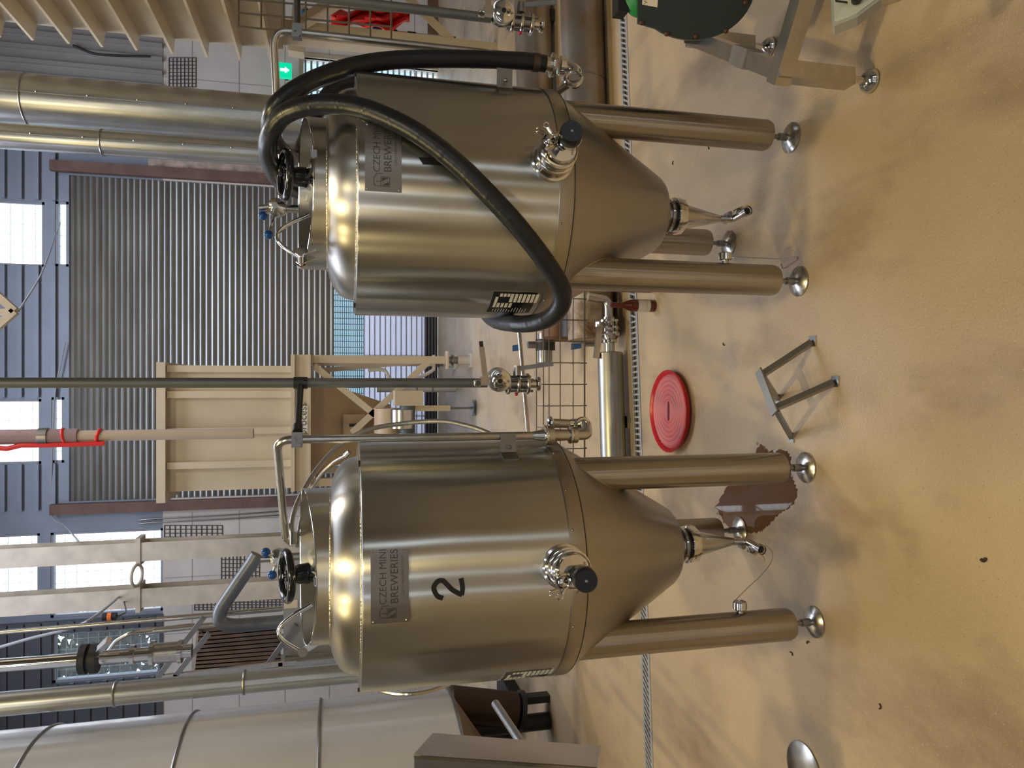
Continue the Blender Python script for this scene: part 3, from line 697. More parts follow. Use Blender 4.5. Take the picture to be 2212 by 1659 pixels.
# ---- right cream bin with horizontal fins
Yr = 7.0
er = P(317, 78, Yr)
t = thing('finned_bin', 'cream steel bin with outstanding horizontal fins at the upper right edge', 'bin', (er.x+.7, 6.0, 0))
zr0 = P(612, 100, Yr).z
MB().box((er.x, 4.6, zr0), (er.x+1.6, Yr, 7.1)).build('wall_panel', CREAM, t, smooth=False)
for xp, yp in ((80, 90), (157, 97), (228, 103), (302, 107), (378, 115), (452, 122), (523, 128), (590, 133), (10, 84), (-60, 80)):
    q = P(xp, yp, Yr)
    mb = MB(); fx = er.x-.16
    mb.poly([Vector((er.x, 4.6, q.z)), Vector((fx, 4.6, q.z)), Vector((fx, Yr-.06, q.z)), Vector((er.x, Yr, q.z+.0))], (0, 0, .022)); mb.build('fin', CREAM, t, smooth=False)
for p, q in (((612, 100), (612, 20)),):
    pass
zl = P(612, 100, Yr).z
for yy in (4.8, Yr-.1):
    for X0 in (er.x+.12, er.x+1.45):
        MB().box((X0-.08, yy-.08, 0), (X0+.08, yy+.08, zl)).build('leg', CREAM, t, smooth=False)
for p, q in (((640, 120), (900, 15)), ((700, 130), (860, 18)), ((520, 40), (880, 96))):
    pass
MB().bar((er.x+.15, Yr-.18, zl-.1), (er.x+1.4, Yr-.18, .4), .07, .02, up=(0,1,0)).build('brace', CREAM, t, smooth=False)
MB().bar((er.x+1.4, Yr-.16, zl-.1), (er.x+.15, Yr-.16, .4), .07, .02, up=(0,1,0)).build('brace', CREAM, t, smooth=False)
MB().bar((er.x+.12, 4.9, .5), (er.x+.12, Yr-.2, zl-.15), .07, .02, up=(1,0,0)).build('brace', CREAM, t, smooth=False)
MB().bar(P(640, 118, 8.0), P(650, 20, 8.0), .16, .16, up=(0,1,0)).build('cross_beam', CREAM, t, smooth=False)
# red cloth, mop, broom, blue cap on the right
random.seed(11)
t = MB(); Yc = 7.6; nx, nz_ = 14, 7; vs = []; fs = []
for i in range(nx+1):
    for j in range(nz_+1):
        xx = 715+170*i/nx; half = 20+6*math.sin(i*1.3); yc = 38+6*math.sin(i*.8)
        v = P(xx, yc+(j/nz_-.5)*2*half, Yc+.12*math.sin(j*1.7+i*.6)); vs.append(v)
for i in range(nx):
    for j in range(nz_): fs.append((i*(nz_+1)+j, i*(nz_+1)+j+1, (i+1)*(nz_+1)+j+1, (i+1)*(nz_+1)+j))
t.add(vs, fs); o = t.build('hanging_cloth', CLOTH, base=P(885, 38, Yc)); tag(o, 'bright red crumpled cloth hanging near the right wall', 'cloth')
sm = o.modifiers.new('solid', 'SOLIDIFY'); sm.thickness = .012
t = thing('broom', 'long white-handled broom with black grips leaning at far right', 'broom', P(983, 82, 7.6))
MB().cyl(P(880, 72, 7.6), P(975, 82, 7.6), .014, n=10).build('handle', WHITEP, t)
for a_, b_ in (((835, 66), (858, 69)), ((880, 72), (898, 74)), ((968, 81), (984, 84))): MB().cyl(P(*a_, 7.6), P(*b_, 7.6), .022, n=10).build('grip', BLK, t)
lab(MB().cyl(P(858, 69, 7.6), P(880, 72, 7.6), .013, n=10).build('pole_section', mat('pink_pole', (.6, .25, .25), .5), t), 'pink pole section')
t = thing('squeegee', 'blue-gripped tool hanging beside the broom', 'tool', P(800, 62, 7.7))
MB().cyl(P(786, 60, 7.7), P(800, 61, 7.7), .022, n=10).build('grip', mat('navy_grip', (.03, .05, .16), .4), t)
MB().cyl(P(805, 62, 7.7), P(825, 64, 7.7), .024, n=10).build('lower_grip', MATS['navy_grip'], t)
t = tag(MB().sphere(P(662, 32, 7.5), .06).cyl(P(655, 44, 7.5), P(655, 52, 7.5), .03, .01).build('float_ball', mat('dusky_blue', (.03, .10, .18), .5), base=P(662, 32, 7.5)), 'dusky blue ball hanging above the red cloth', 'ball')
wire_panel('mesh_tray', 'vertical wire mesh tray at the upper right edge above the cleaning tools', 'cable tray',
           (P(515, 57, 3.1), P(845, 90, 3.1), P(845, -40, 3.1), P(515, -60, 3.1)), 7, 4, .0045)
# ================================================================== FLOOR PIPES
def fpipe(name, label, xr, yr, xl, yl, zc, r, mt):
    """pipe along the drain direction; given a photo pixel of its top line at two ends"""
    pass
# two big floor pipes
slope = .0877
def run(Xa, Xb, Yat0, zc, r, mb=None, n=40):
    mb = mb or MB(); mb.cyl((Xa, Yat0+slope*Xa, zc), (Xb, Yat0+slope*Xb, zc), r, n=n); return mb
t = thing('floor_pipe', 'grey lagged floor pipe nearer the drain, behind the hose-wrapped tank', 'pipe', (1.5, 3.95, 0))
lab(run(.62, 6, 3.817, .125, .122).build('pipe_shell', mat('lagging_sheet', (.42, .42, .44), .34, .8, var=.2, vscale=3, col2=(.30, .24, .19)), t), 'smooth grey sheath')
lab(run(.24, .60, 3.80, .13, .128).build('rusty_end', RUST, t), 'stained rusty end')
for XX in (1.72, .62): MB().torus((XX, 3.817+slope*XX, .125), (1, slope, 0), .123, .004, n=40, k=6).build('seam', DSTEEL, t)
for XX in (2.6, .5): MB().box((XX-.04, 3.817+slope*XX-.08, 0), (XX+.04, 3.817+slope*XX+.08, .03)).build('saddle', BLK, t, smooth=False)
t = thing('floor_pipe', 'grey floor pipe farther from the drain, lying behind the other', 'pipe', (1.5, 4.92, 0))
run(.78, 6, 4.79, .14, .132).build('pipe_shell', MATS['lagging_sheet'], t)
lab(run(.38, .76, 4.74, .17, .14).build('rusty_end', RUST, t), 'stained rusty end')
mb = MB(); mb.torus((1.55, 4.79+slope*1.55, .14), (1, slope, 0), .133, .004, n=40, k=6); mb.build('seam', DSTEEL, t)
for XX in (2.6, .5): MB().box((XX-.04, 4.79+slope*XX-.08, 0), (XX+.04, 4.79+slope*XX+.08, .03)).build('saddle', BLK, t, smooth=False)
# small steel pipe with valve left of them
Yp = 3.64
def sp(XX): return Vector((XX, Yp+slope*XX, .0))
x_r = P(1325, 762, Yp).x; x_l = -1.15
t = thing('product_pipe', 'stainless pipe along the drain with a flanged valve, between the tanks', 'pipe', (-.2, Yp, 0))
zc = .085
a = sp(x_l)+Vector((0, 0, zc)); b_ = sp(x_r)+Vector((0, 0, zc))
MB().cyl(a, b_, .067, n=32, bev=.004).build('large_pipe', mat('weathered_pipe', (.40, .40, .38), .36, 1.0, var=.2, vscale=6), t)
MB().cyl(b_, sp(x_r+.08)+Vector((0, 0, zc)), .026, n=20).build('neck', SATIN, t)
xx = x_r
for dx_, rr, w_ in ((.05, .040, .02),):
    MB().cyl(sp(xx+dx_)+Vector((0,0,zc)), sp(xx+dx_+w_)+Vector((0,0,zc)), rr, n=28, bev=.003).build('union_nut', CHROME, t)
for dx_, rr in ((.095, .055), (.125, .055), (.160, .055)):
    MB().cyl(sp(xx+dx_)+Vector((0,0,zc)), sp(xx+dx_+.014)+Vector((0,0,zc)), rr, n=28, bev=.002).build('flange', CHROME, t)
mb = MB(); mb.cyl(sp(xx+.08)+Vector((0,0,zc)), sp(xx+.19)+Vector((0,0,zc)), .032, n=20)
for k in range(4):
    an = math.pi/4+k*math.pi/2; o2 = Vector((0, math.cos(an)*.042, math.sin(an)*.042)); mb.cyl(sp(xx+.09)+Vector((0,0,zc))+o2, sp(xx+.18)+Vector((0,0,zc))+o2, .006, n=8)
mb.build('valve_body', SATIN, t)
MB().tube(bend([sp(xx+.18)+Vector((0,0,zc)), sp(xx+.285)+Vector((0,0,zc)), sp(xx+.30)+Vector((0, .0, .20))], .045), .024, 16).build('elbow', SATIN, t)
q = sp(xx+.13)+Vector((0, -.0, zc)); MB().bar(q+Vector((.02, -.02, .06)), q+Vector((-.16, -.03, .085)), .016, .03).bar(q+Vector((.02, -.0, .03)), q+Vector((.02, -.02, .075)), .025).build('lever', SATIN, t, smooth=False)
for XX in (-.9, -.2): MB().box((XX-.03, Yp+slope*XX-.05, 0), (XX+.03, Yp+slope*XX+.05, .02)).build('saddle', SATIN, t, smooth=False)
# blue handled ball valves on small risers behind the mesh
for (xp, yp, Y, lb) in ((1215, 750, 3.95, 'small ball valve with blue lever behind the wire tray, nearer the tank'), (1130, 752, 4.3, 'small ball valve with blue lever above the wire tray')):
    pass
t = thing('ball_valve', 'blue-levered ball valve on the rusty pipe, lower of the two', 'valve', P(1270, 742, 3.920))
q = P(1272, 742, 3.920)
MB().cyl(P(1290, 742, 3.920), P(1262, 742, 3.920), .018, n=12).build('body', DSTEEL, t)
MB().cyl(P(1290, 760, 3.920), P(1290, 728, 3.920), .014, n=12).build('nipple', DSTEEL, t)
MB().hexa([P(1234, 756, 3.900), P(1234, 742, 3.900), P(1234, 742, 3.910), P(1234, 756, 3.910), P(1256, 752, 3.900), P(1256, 742, 3.900), P(1256, 742, 3.910), P(1256, 752, 3.910)]).build('lever', BLUEH, t, smooth=False)
t = thing('ball_valve', 'blue-levered ball valve with black union, upper of the two', 'valve', P(1178, 742, 4.400))
MB().cyl(P(1178, 720, 4.400), P(1178, 790, 4.400), .045, n=20).build('body', DSTEEL, t)
MB().cyl(P(1178, 733, 4.400), P(1178, 757, 4.400), .062, n=20).build('union_nut', BLK, t)
MB().cyl(P(1178, 745, 4.400), P(1140, 745, 4.400), .022, n=12).build('stem', DSTEEL, t)
MB().hexa([P(1107, 759, 4.380), P(1107, 746, 4.380), P(1107, 746, 4.400), P(1107, 759, 4.400), P(1124, 757, 4.380), P(1124, 743, 4.380), P(1124, 743, 4.400), P(1124, 757, 4.400)]).build('lever', BLUEH, t, smooth=False)
# pump body between (rust, dark) right of valves
t = thing('old_pump', 'rusty pump housing half hidden behind the hose bend', 'pump', P(1300, 700, 4.200))
MB().cyl(P(1205, 640, 4.350), P(1205, 735, 4.350), .10, n=28, bev=.02).build('housing', mat('rust_brown', (.20, .11, .07), .6, .4, var=.4, vscale=8), t)
MB().cyl(P(1244, 655, 4.200), P(1244, 728, 4.200), .09, n=28).build('gasket_ring', BLK, t)
# horizontal wire mesh tray behind, between tanks
Ym = 3.22
t = thing('mesh_tray', 'long wire mesh tray spanning low between the two tanks', 'cable tray', P(1275, 800, Ym))
mb = MB(); xr = P(1220, 590, Ym).x; xl = P(1220, 1030, Ym).x; zt_ = P(1165, 800, Ym).z; zb2 = P(1272, 800, Ym).z
nlev = [zt_, zt_-.020, P(1186, 800, Ym).z, P(1210, 800, Ym).z, P(1238, 800, Ym).z, P(1262, 800, Ym).z, P(1268, 800, Ym).z, zb2]
for i, z in enumerate(nlev):
    yo = {0: .05, 1: 0, 6: .03, 7: .06}.get(i, 0); mb.cyl((xl, Ym+yo, z), (xr, Ym+yo, z), .0027, n=6)
x = xl+.03
while x < xr:
    mb.tube([(x, Ym+.05, zt_), (x, Ym, zt_-.015), (x, Ym, zb2+.01), (x, Ym+.06, zb2)], .0027, 6); x += .099
mb.build('wire_mesh', WIRE, t)
for X0 in (P(1220, 606, Ym+.06).x, P(1220, 1012, Ym+.06).x): MB().box((X0-.012, Ym+.055, 0), (X0+.012, Ym+.075, zt_)).build('post', SATIN, t, smooth=False)
# thin horizontal tube above it
a = P(1112, 612, 3.3); b_ = P(1148, 1016, 3.1)
t = thing('support_rail', 'thin steel rail crossing above the wire tray between the tanks', 'rail', b_)
MB().cyl(a, b_, .0095, n=16).build('tube', SATIN, t)
for q in (a.lerp(b_, .02), a.lerp(b_, .98)): MB().cyl((q.x, q.y, 0), q, .009, n=12).build('post', SATIN, t)

# ================================================================== TANKS
RT = .36
def phi_pt(cx, cy, phi, r, z):    # phi measured from the camera side (-Y) towards the right (+X), degrees
    a = math.radians(phi); return Vector((cx+r*math.sin(a), cy-r*math.cos(a), z))
def wrap(mb, cx, cy, phi0, z0, pts, faces, r, thick=.0006):
    """plane points (s right, t up) laid on the jacket"""
    vs = [phi_pt(cx, cy, phi0+math.degrees(s/RT), r, z0+t_) for s, t_ in pts]; mb.add(vs, faces)
def wrap_rect(mb, cx, cy, phi0, z0, s0, s1, t0, t1, r, thick=.0015, n=6):
    for i in range(n):
        a = s0+(s1-s0)*i/n; b_ = s0+(s1-s0)*(i+1)/n
        q = [phi_pt(cx, cy, phi0+math.degrees(s/RT), rr, z0+t_) for rr in (RT-.0005, r) for s, t_ in ((a, t0), (b_, t0), (b_, t1), (a, t1))]
        fs = [(4, 5, 6, 7), (0, 1, 5, 4), (3, 7, 6, 2)]
        if i == 0: fs.append((0, 4, 7, 3))
        if i == n-1: fs.append((1, 2, 6, 5))
        mb.add(q, fs)
def cyl_hit(x, y, cx, cy, R):
    d = ray(x, y); a = d.x**2+d.y**2; b_ = -2*(d.x*cx+d.y*cy); c_ = cx*cx+cy*cy-R*R
    t_ = (-b_-math.sqrt(b_*b_-4*a*c_))/(2*a); p = d*t_; p.z += HC; return math.degrees(math.atan2(p.x-cx, -(p.y-cy))), p.z
ZT = [(0, 0), (.43, .436), (.832, .845), (.884, .8945), (1.418, 1.445), (1.489, 1.524), (1.556, 1.600), (1.70, 1.738)]
def pw(z, tb):
    for (a, b_), (c_, d_) in zip(tb, tb[1:]):
        if z <= c_: return b_+(z-a)*(d_-b_)/(c_-a)
    return z+tb[-1][1]-tb[-1][0]
def zfit(z, dz): return pw(z, ZT)-dz*min(1, max(0, (z-.1)/.3))
def zinv(z, dz): return pw(z+dz, [(b_, a) for a, b_ in ZT])
def tank(cx, cy, label, numbered, wheel_dx, arm_phi):
    t = thing('fermentation_tank', label, 'tank', (cx, cy, 0), 'conical stainless tanks')
    Cc = (cx, cy, 0)
    # jacket with flat rim ledge
    mb = MB(); mb.open_lathe([(.312, 1.418), (.352, 1.418), (.3585, 1.4165), (.36, 1.412), (.36, 1.20), (.36, 1.0), (.36, .884)], Cc, n=128)
    jacket = mb.build('jacket', STEEL, t)
    mb = MB(); mb.torus((cx, cy, 1.4185), (0, 0, 1), .314, .0026, n=160, k=6); mb.build('weld_bead', WELD, jacket)
    mb = MB()
    for ph in (-75, 62):
        mb.bar(phi_pt(cx, cy, ph-1.3, .352, 1.4185), phi_pt(cx, cy, ph+1.3, .352, 1.4185), .010, .006)
    mb.build('rim_slot_shade', DARK, jacket)
    # lower band
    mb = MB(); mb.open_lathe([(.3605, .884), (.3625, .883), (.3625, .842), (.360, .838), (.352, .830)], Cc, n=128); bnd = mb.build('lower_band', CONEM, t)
    mb = MB(); mb.torus((cx, cy, .8375), (0, 0, 1), .3600, .0013, n=128, k=6); mb.build('dark_seam', DARK, bnd)
    mb = MB()
    for ph in (-62, -20, 22, 40, 64): mb.sphere(phi_pt(cx, cy, ph, .3625, .874), .0035, 8)
    mb.torus((cx, cy, .884), (0, 0, 1), .3612, .0012, n=128, k=6); mb.build('rivet', DSTEEL, t)
    # dome
    pr = [(.222, 1.489), (.245, 1.486), (.268, 1.478), (.288, 1.467), (.301, 1.455), (.309, 1.441), (.3125, 1.428), (.313, 1.416)]
    mb = MB(); mb.open_lathe(pr, Cc, n=128); mb.build('dome', STEELH, t)
    # manway neck: oval plane top, front lower than back
    n = 96; vs = []; fs = []
    def rimz(a): return 1.551+.029*math.sin(a)+.004*math.cos(2*a)
    rows = [(.2235, lambda a: 1.482), (.2235, rimz), (.2195, rimz), (.2195, lambda a: 1.478)]
    for r, zf in rows:
        for i in range(n):
            a = 2*math.pi*i/n; vs.append((cx+r*math.cos(a), cy+r*math.sin(a), zf(a)))
    for j in range(3):
        for i in range(n):
            i2 = (i+1) % n; fs.append((j*n+i, j*n+i2, (j+1)*n+i2, (j+1)*n+i))
    neck = MB(); neck.add(vs, fs); neck = neck.build('manway_neck', STEELH, t)
    mb = MB(); mb.torus((cx, cy, 1.489), (0, 0, 1), .2245, .0032, n=180, k=6); mb.build('weld_bead', WELD, neck)
    mb = MB(); mb.tube([(cx+.2215*math.cos(2*math.pi*i/n), cy+.2215*math.sin(2*math.pi*i/n), rimz(2*math.pi*i/n)) for i in range(n+1)], .0024, 8, cap=False); mb.build('rim', CHROME, neck)
    # lid: dished plate inside the neck
    mb = MB(); mb.lathe([(.2188, 1.486), (.205, 1.492), (.15, 1.505), (.08, 1.512), (1e-6, 1.514)], Cc, n=64); lid = mb.build('manway_lid', DSTEEL, t)
    # hand wheel above the lid, tilted to the front
    wc = Vector((cx+wheel_dx, cy-.06, 1.603)); ax = Vector((0, -.30, 1)).normalized()
    mb = MB(); mb.torus(wc, ax, .066, .0115, n=48, k=14)
    wh = mb.build('hand_wheel', BLACKPL, t)
    mb = MB(); u = ax.orthogonal().normalized(); v = ax.cross(u)
    for k in range(3):
        d_ = u*math.cos(k*2.09)+v*math.sin(k*2.09); mb.bar(wc-ax*.025, wc+d_*.062, .014, .010)
    mb.lathe([(.013, -.075), (.030, -.062), (.028, -.035), (.020, -.015), (.014, .004)], wc, ax, 20); mb.build('hub', BLACKPL, wh)
    MB().cyl(wc-ax*.09, wc+ax*.012, .0065, n=12).build('spindle', CHROME, wh)
    # clamp bridge from the front rim under the wheel
    fz = rimz(-math.pi/2); A = Vector((wc.x+.02, cy-.212, fz+.002)); B = Vector((wc.x, wc.y, wc.z-.062))
    br = MB(); pts = spline([A, A.lerp(B, .3)+Vector((0, 0, -.004)), A.lerp(B, .7)+Vector((0, 0, -.002)), B, B+Vector((0, .1, -.012)), Vector((wc.x, cy+.2, 1.55))], 6)
    for p, q in zip(pts, pts[1:]): br.bar(p, q, .026, .008)
    br = br.build('clamp_bridge', CHROME, t)
    MB().box((A.x-.010, A.y-.009, A.z-.007), (A.x+.010, A.y+.006, A.z+.007)).build('clip', DSTEEL, br, smooth=False)
    # curved hinge arm at the left rim
    a_l = math.radians(arm_phi)
    pin = phi_pt(cx, cy, arm_phi, .238, 1.556)
    q2 = phi_pt(cx, cy, arm_phi+20, .12, 1.535)
    hv = q2-pin; arc = []
    for i in range(17):
        s_ = i/16; arc.append(pin+hv*(s_)+Vector((0, 0, .078*math.sin(math.pi*min(1, s_*1.02)) )))
    arm = MB().tube(arc, .0062, 14).build('hinge_arm', CHROME, t)
    rad = Vector((math.sin(a_l), -math.cos(a_l), 0)); tan = Vector((math.cos(a_l), math.sin(a_l), 0))
    mb = MB()
    mb.cyl(pin-tan*.028, pin+tan*.028, .0085, n=16); mb.cyl(pin-tan*.034, pin-tan*.026, .014, n=6); mb.cyl(pin+tan*.026, pin+tan*.031, .013, n=16)
    mb.build('hinge_pin', CHROME, arm)
    for s_ in (-.02, .02):
        p = pin+tan*s_; hb = MB()
        hb.poly([p+Vector((0, 0, .014))-tan*.003, p+rad*.012-tan*.003, p+Vector((0, 0, -.014))-rad*.0-tan*.003, p-rad*.016+Vector((0, 0, -.040))-tan*.003, p-rad*.016+Vector((0, 0, -.004))-tan*.003], tan*.006)
        hb.build('hinge_bracket', SATIN, t, smooth=False)
    # cone
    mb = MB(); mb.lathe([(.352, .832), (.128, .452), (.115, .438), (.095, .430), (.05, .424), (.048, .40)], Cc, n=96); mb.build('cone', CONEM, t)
    # bottom union and reducer
    mb = MB(); mb.lathe([(.046, 0), (.046, -.04)], (cx, cy, .418), n=40); mb.build('outlet_neck', SATIN, t)
    mb = MB(); mb.lathe([(.050, .001), (.057, 0), (.0585, -.006), (.055, -.012), (.050, -.013)], (cx, cy, .396), n=48); mb.build('ferrule', CHROME, t)
    mb = MB(); mb.lathe([(.045, 0), (.0515, -.001), (.053, -.006), (.0515, -.011), (.045, -.012)], (cx, cy, .385), n=48); mb.build('seal_ring', RUBBER, t)
    mb = MB(); mb.lathe([(.050, 0), (.063, -.003), (.065, -.010), (.060, -.034), (.046, -.036)], (cx, cy, .377), n=10); mb.build('union_nut', CHROME, t)
    mb = MB(); mb.lathe([(.044, 0), (.013, -.140), (.010, -.155)], (cx, cy, .343), n=40); mb.build('reducer', SATIN, t)
    # drain valve with lever and port
    side = 1 if not numbered else -1
    z = .175
    vb = MB(); vb.tube(bend([(cx, cy, z+.02), (cx, cy-.012, z-.022), (cx+.012*side, cy-.075, z-.034)], .02), .0125, 14)
    vb.lathe([(.017, 0), (.017, .014)], (cx, cy, z-.004), n=6); valve = vb.build('drain_valve', SATIN, t)
    e = Vector((cx+.012*side, cy-.075, z-.034)); dr = Vector((.1*side, -1, -.1)).normalized()
    mb = MB(); mb.open_lathe([(.0105, .012), (.0155, .014), (.0165, .018), (.0165, .0), (.0125, -.004)], e-dr*.008, dr, 24); mb.build('port_ring', SATIN, valve)
    MB().cyl(e+dr*.001, e+dr*.006, .0105, n=20).build('port_shade', DARK, valve)
    mb = MB(); k0 = Vector((cx+.012*side, cy-.02, z+.002)); k1 = k0+Vector((.040*side, -.01, -.085 if not numbered else -.075)) if True else None
    mb.bar(k0, k1+Vector((0, -.02, 0)), .014, .004, up=(0, 1, .3)); mb.build('lever', CHROME, valve, smooth=False)
    MB().cyl(k0-Vector((0, -.01, 0)), k0+Vector((0, -.014, 0)), .009, n=6).build('lever_nut', DSTEEL, valve)
    # legs
    for i, an in enumerate((-25, -145, 95)):
        a = math.radians(an); lx_, ly_ = cx+.284*math.cos(a), cy+.284*math.sin(a)
        ztop = .80; R_ = .0505
        # tube cut by the cone: vertices raised until they meet the cone surface
        n = 40; vs = []; fs = []
        for ring in range(5):
            for k in range(n):
                b_ = 2*math.pi*k/n; x_, y_ = lx_+R_*math.cos(b_), ly_+R_*math.sin(b_)
                rr = math.hypot(x_-cx, y_-cy); zc_ = .452+(min(rr, .352)-.128)/(.352-.128)*.38+.004
                rs = {0: (.80, .090), 1: (.92, .092), 2: (1, .104)}.get(ring)
                if rs: vs.append((lx_+R_*rs[0]*math.cos(b_), ly_+R_*rs[0]*math.sin(b_), rs[1]))
                elif ring == 3: vs.append((x_, y_, .30))
                else: vs.append((x_, y_, zc_))
        for ring in range(4):
            for k in range(n):
                k2 = (k+1) % n; fs.append((ring*n+k, ring*n+k2, (ring+1)*n+k2, (ring+1)*n+k))
        fs.append(tuple(range(n))[::-1])
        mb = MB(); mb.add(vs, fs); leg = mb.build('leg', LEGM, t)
        wl = [vs[4*n+k] for k in range(n)]; wl.append(wl[0])
        MB().tube(wl, .003, 6, cap=False).build('weld_bead', CONEM, leg)
        foot = MB(); foot.cyl((lx_, ly_, .008), (lx_, ly_, .092), .008, n=14); foot.cyl((lx_, ly_, .020), (lx_, ly_, .050), .0125, n=14)
        foot.build('foot_spindle', DSTEEL, leg)
        foot = MB(); foot.lathe([(.047, 0), (.050, .002), (.050, .006), (.040, .013), (.016, .022)], (lx_, ly_, 0), n=48); foot.build('foot_pad', SATIN, leg)
    # blanking cap on the inner side of the left leg
    a = math.radians(-145); q = Vector((cx+.284*math.cos(a), cy+.284*math.sin(a), .27)); ddv = Vector((1, -.0, 0)).normalized()
    mb = MB(); mb.cyl(q+ddv*.045, q+ddv*.062, .012, n=16); cap = mb.build('cap_stub', SATIN, t)
    mb = MB(); mb.cyl(q+ddv*.058, q+ddv*.084, .022, n=12, bev=.003); mb.build('blanking_cap', CHROME, t)
    # maker's plate
    ph0, z0 = (cyl_hit(842, 1268, cx, cy, RT) if numbered else cyl_hit(828, 338, cx, cy, RT)); dz = .009 if numbered else 0; z0 = zinv(z0, dz)
    mb = MB(); wrap_rect(mb, cx, cy, ph0, z0, -.092, .092, -.046, .046, RT+.0016, n=12); plate = mb.build('maker_plate', PLATE, t)
    lt = MB()
    for s, sz, tx, ty in (('CZECH MINI', .0245, .026, .016), ('BREWERIES', .0270, .026, -.012), ('CZECH BREWERY SYSTEM', .0085, .026, -.032)):
        vs, fs = text_geo(s, sz); wrap(lt, cx, cy, ph0, z0, [(v[0]+tx, v[1]+ty) for v in vs], fs, RT+.0021)
    if numbered or True: lt.build('lettering', ETCH, plate, smooth=False)
    lg = MB()
    def seg(a, b_, w_=.0016):
        a = Vector(a); b_ = Vector(b_); d_ = (b_-a).normalized(); p = Vector((-d_.y, d_.x))*w_/2
        wrap(lg, cx, cy, ph0, z0, [tuple(a-p), tuple(b_-p), tuple(b_+p), tuple(a+p)], [(0, 1, 2, 3)], RT+.0022)
    x0 = -.078
    for a, b_ in (((0, -.016), (0, .016)), ((0, -.016), (.024, -.016)), ((.024, -.016), (.024, .006)), ((0, .006), (.024, .006)), ((0, .018), (.004, .024)), ((.004, .024), (.022, .024)), ((.022, .024), (.026, .018)), ((.026, .018), (.032, .018)), ((.032, .018), (.032, .002)), ((.012, .006), (.012, .018))):
        seg((x0+a[0], a[1]), (x0+b_[0], b_[1]))
    wrap(lg, cx, cy, ph0, z0, [(x0+.002, -.014), (x0+.012, -.014), (x0+.002, .004)], [(0, 1, 2)], RT+.0022)
    wrap(lg, cx, cy, ph0, z0, [(x0+.012, .004), (x0+.022, -.014), (x0+.022, .004)], [(0, 1, 2)], RT+.0022)
    lg.build('logo', WHITEP if False else ETCH, plate, smooth=False)
    rv = MB()
    for s_ in (-.086, .086):
        for t_ in (-.040, .040): rv.sphere(phi_pt(cx, cy, ph0+math.degrees(s_/RT), RT+.0016, z0+t_), .003, 8)
    rv.build('rivet', CHROME, plate)
    # black data plate at the left side
    ph1, z1 = (-58, 1.0) if numbered else (-66, 1.0)
    z1 = zinv(cyl_hit(1113, 634, .575, 2.307, RT)[1], 0)
    mb = MB(); wrap_rect(mb, cx, cy, ph1, z1, -.0625, .0625, -.068, .068, RT+.0014, n=10); dp = lab(mb.build('data_plate', SATIN, t), 'silver-edged black data plate')
    mb = MB(); wrap_rect(mb, cx, cy, ph1, z1, -.0595, .0595, -.065, .065, RT+.0018, n=10); mb.build('black_face', BTAG, dp)
    wf = MB()
    for k in range(7): wrap_rect(wf, cx, cy, ph1, z1, .010, .052, .012-k*.0125-.009, .012-k*.0125, RT+.0022, n=3)
    for k in range(3): wrap_rect(wf, cx, cy, ph1, z1, .038, .052, .044-k*.011-.008, .044-k*.011, RT+.0022, n=2)
    for k in range(4): wrap_rect(wf, cx, cy, ph1, z1, -.022, .004, .044-k*.012-.008, .044-k*.012, RT+.0022, n=2)
    wrap_rect(wf, cx, cy, ph1, z1, -.022, .036, .047, .055, RT+.0022, n=3)
    random.seed(5)
    for k in range(13):
        wl_ = random.uniform(.018, .032); zz = .050-k*.0082; wrap_rect(wf, cx, cy, ph1, z1, -.054, -.054+wl_*(1 if k > 6 else .7), zz-.0016, zz, RT+.0022, n=1)
    wf.build('printed_field', WHITEP, dp)
    # sight and relief valve cluster at the front
    pc, zc_ = 7, .905
    n_ = phi_pt(0, 0, pc, 1, 0)-Vector((0, 0, 0)); n_.z = 0; n_.normalize(); dn_ = (n_+Vector((0, 0, .0))).normalized()
    base = phi_pt(cx, cy, pc, RT-.006, zc_)
    vc = MB(); vc.lathe([(.060, 0), (.060, .012), (.054, .014), (.050, .030)], base, dn_, 40); vc = vc.build('valve_flange', CHROME, t)
    mb = MB()
    for h_, rr in ((.030, .052), (.042, .055), (.056, .050), (.068, .052)): mb.lathe([(rr-.006, 0), (rr, .002), (rr, .007), (rr-.006, .009)], base+dn_*h_, dn_, 40)
    mb.lathe([(.046, .02), (.046, .085), (.040, .094), (.0, .096)], base, dn_, 40); mb.build('valve_body', CHROME, vc)
    lb_ = MB(); rt_ = Vector((0, 0, 1)).cross(dn_).normalized()
    lb_.lathe([(.0465, .078), (.0465, .086)], base, dn_, 40, a0=2.2, a1=5.2)
    lb_.lathe([(.040, .0965), (.012, .0972)], base, dn_, 40, a0=2.6, a1=5.0); lb_.build('paper_label', LABEL, vc)
    lt = MB(); vs, fs = text_geo('MWHC99', .010)
    for v in [0]:
        lt.add([base+dn_*.0982+rt_*(-.0+p[0])+Vector((0, 0, -.028+p[1])) for p in vs], fs)
    lt.build('label_lettering', ETCH, vc, smooth=False)
    # black knob on a short tee, pointing to the viewer, lower right
    kx = .026 if not numbered else -.016
    k0 = base+dn_*.060+rt_*kx+Vector((0, 0, -.030)); kd = (dn_*1.0+rt_*(-.10 if not numbered else -.02)+Vector((0, 0, .22))).normalized()
    mb = MB(); mb.lathe([(.018, 0), (.018, .045), (.030, .047), (.032, .050), (.030, .056)], k0, kd, 32)
    mb.bar(k0+kd*.03-rt_*.005, base+dn_*.05, .02); mb.build('relief_body', CHROME, vc)
    mb = MB(); mb.lathe([(.0305, 0), (.031, .005), (.0295, .038), (.027, .042), (.0, .042)], k0+kd*.056, kd, 40); kn = mb.build('relief_knob', DISH, t)
    mb = MB(); mb.lathe([(.0035, 0), (.0035, .002)], k0+kd*.098, kd, 16); mb.build('knob_pin', DSTEEL, kn)
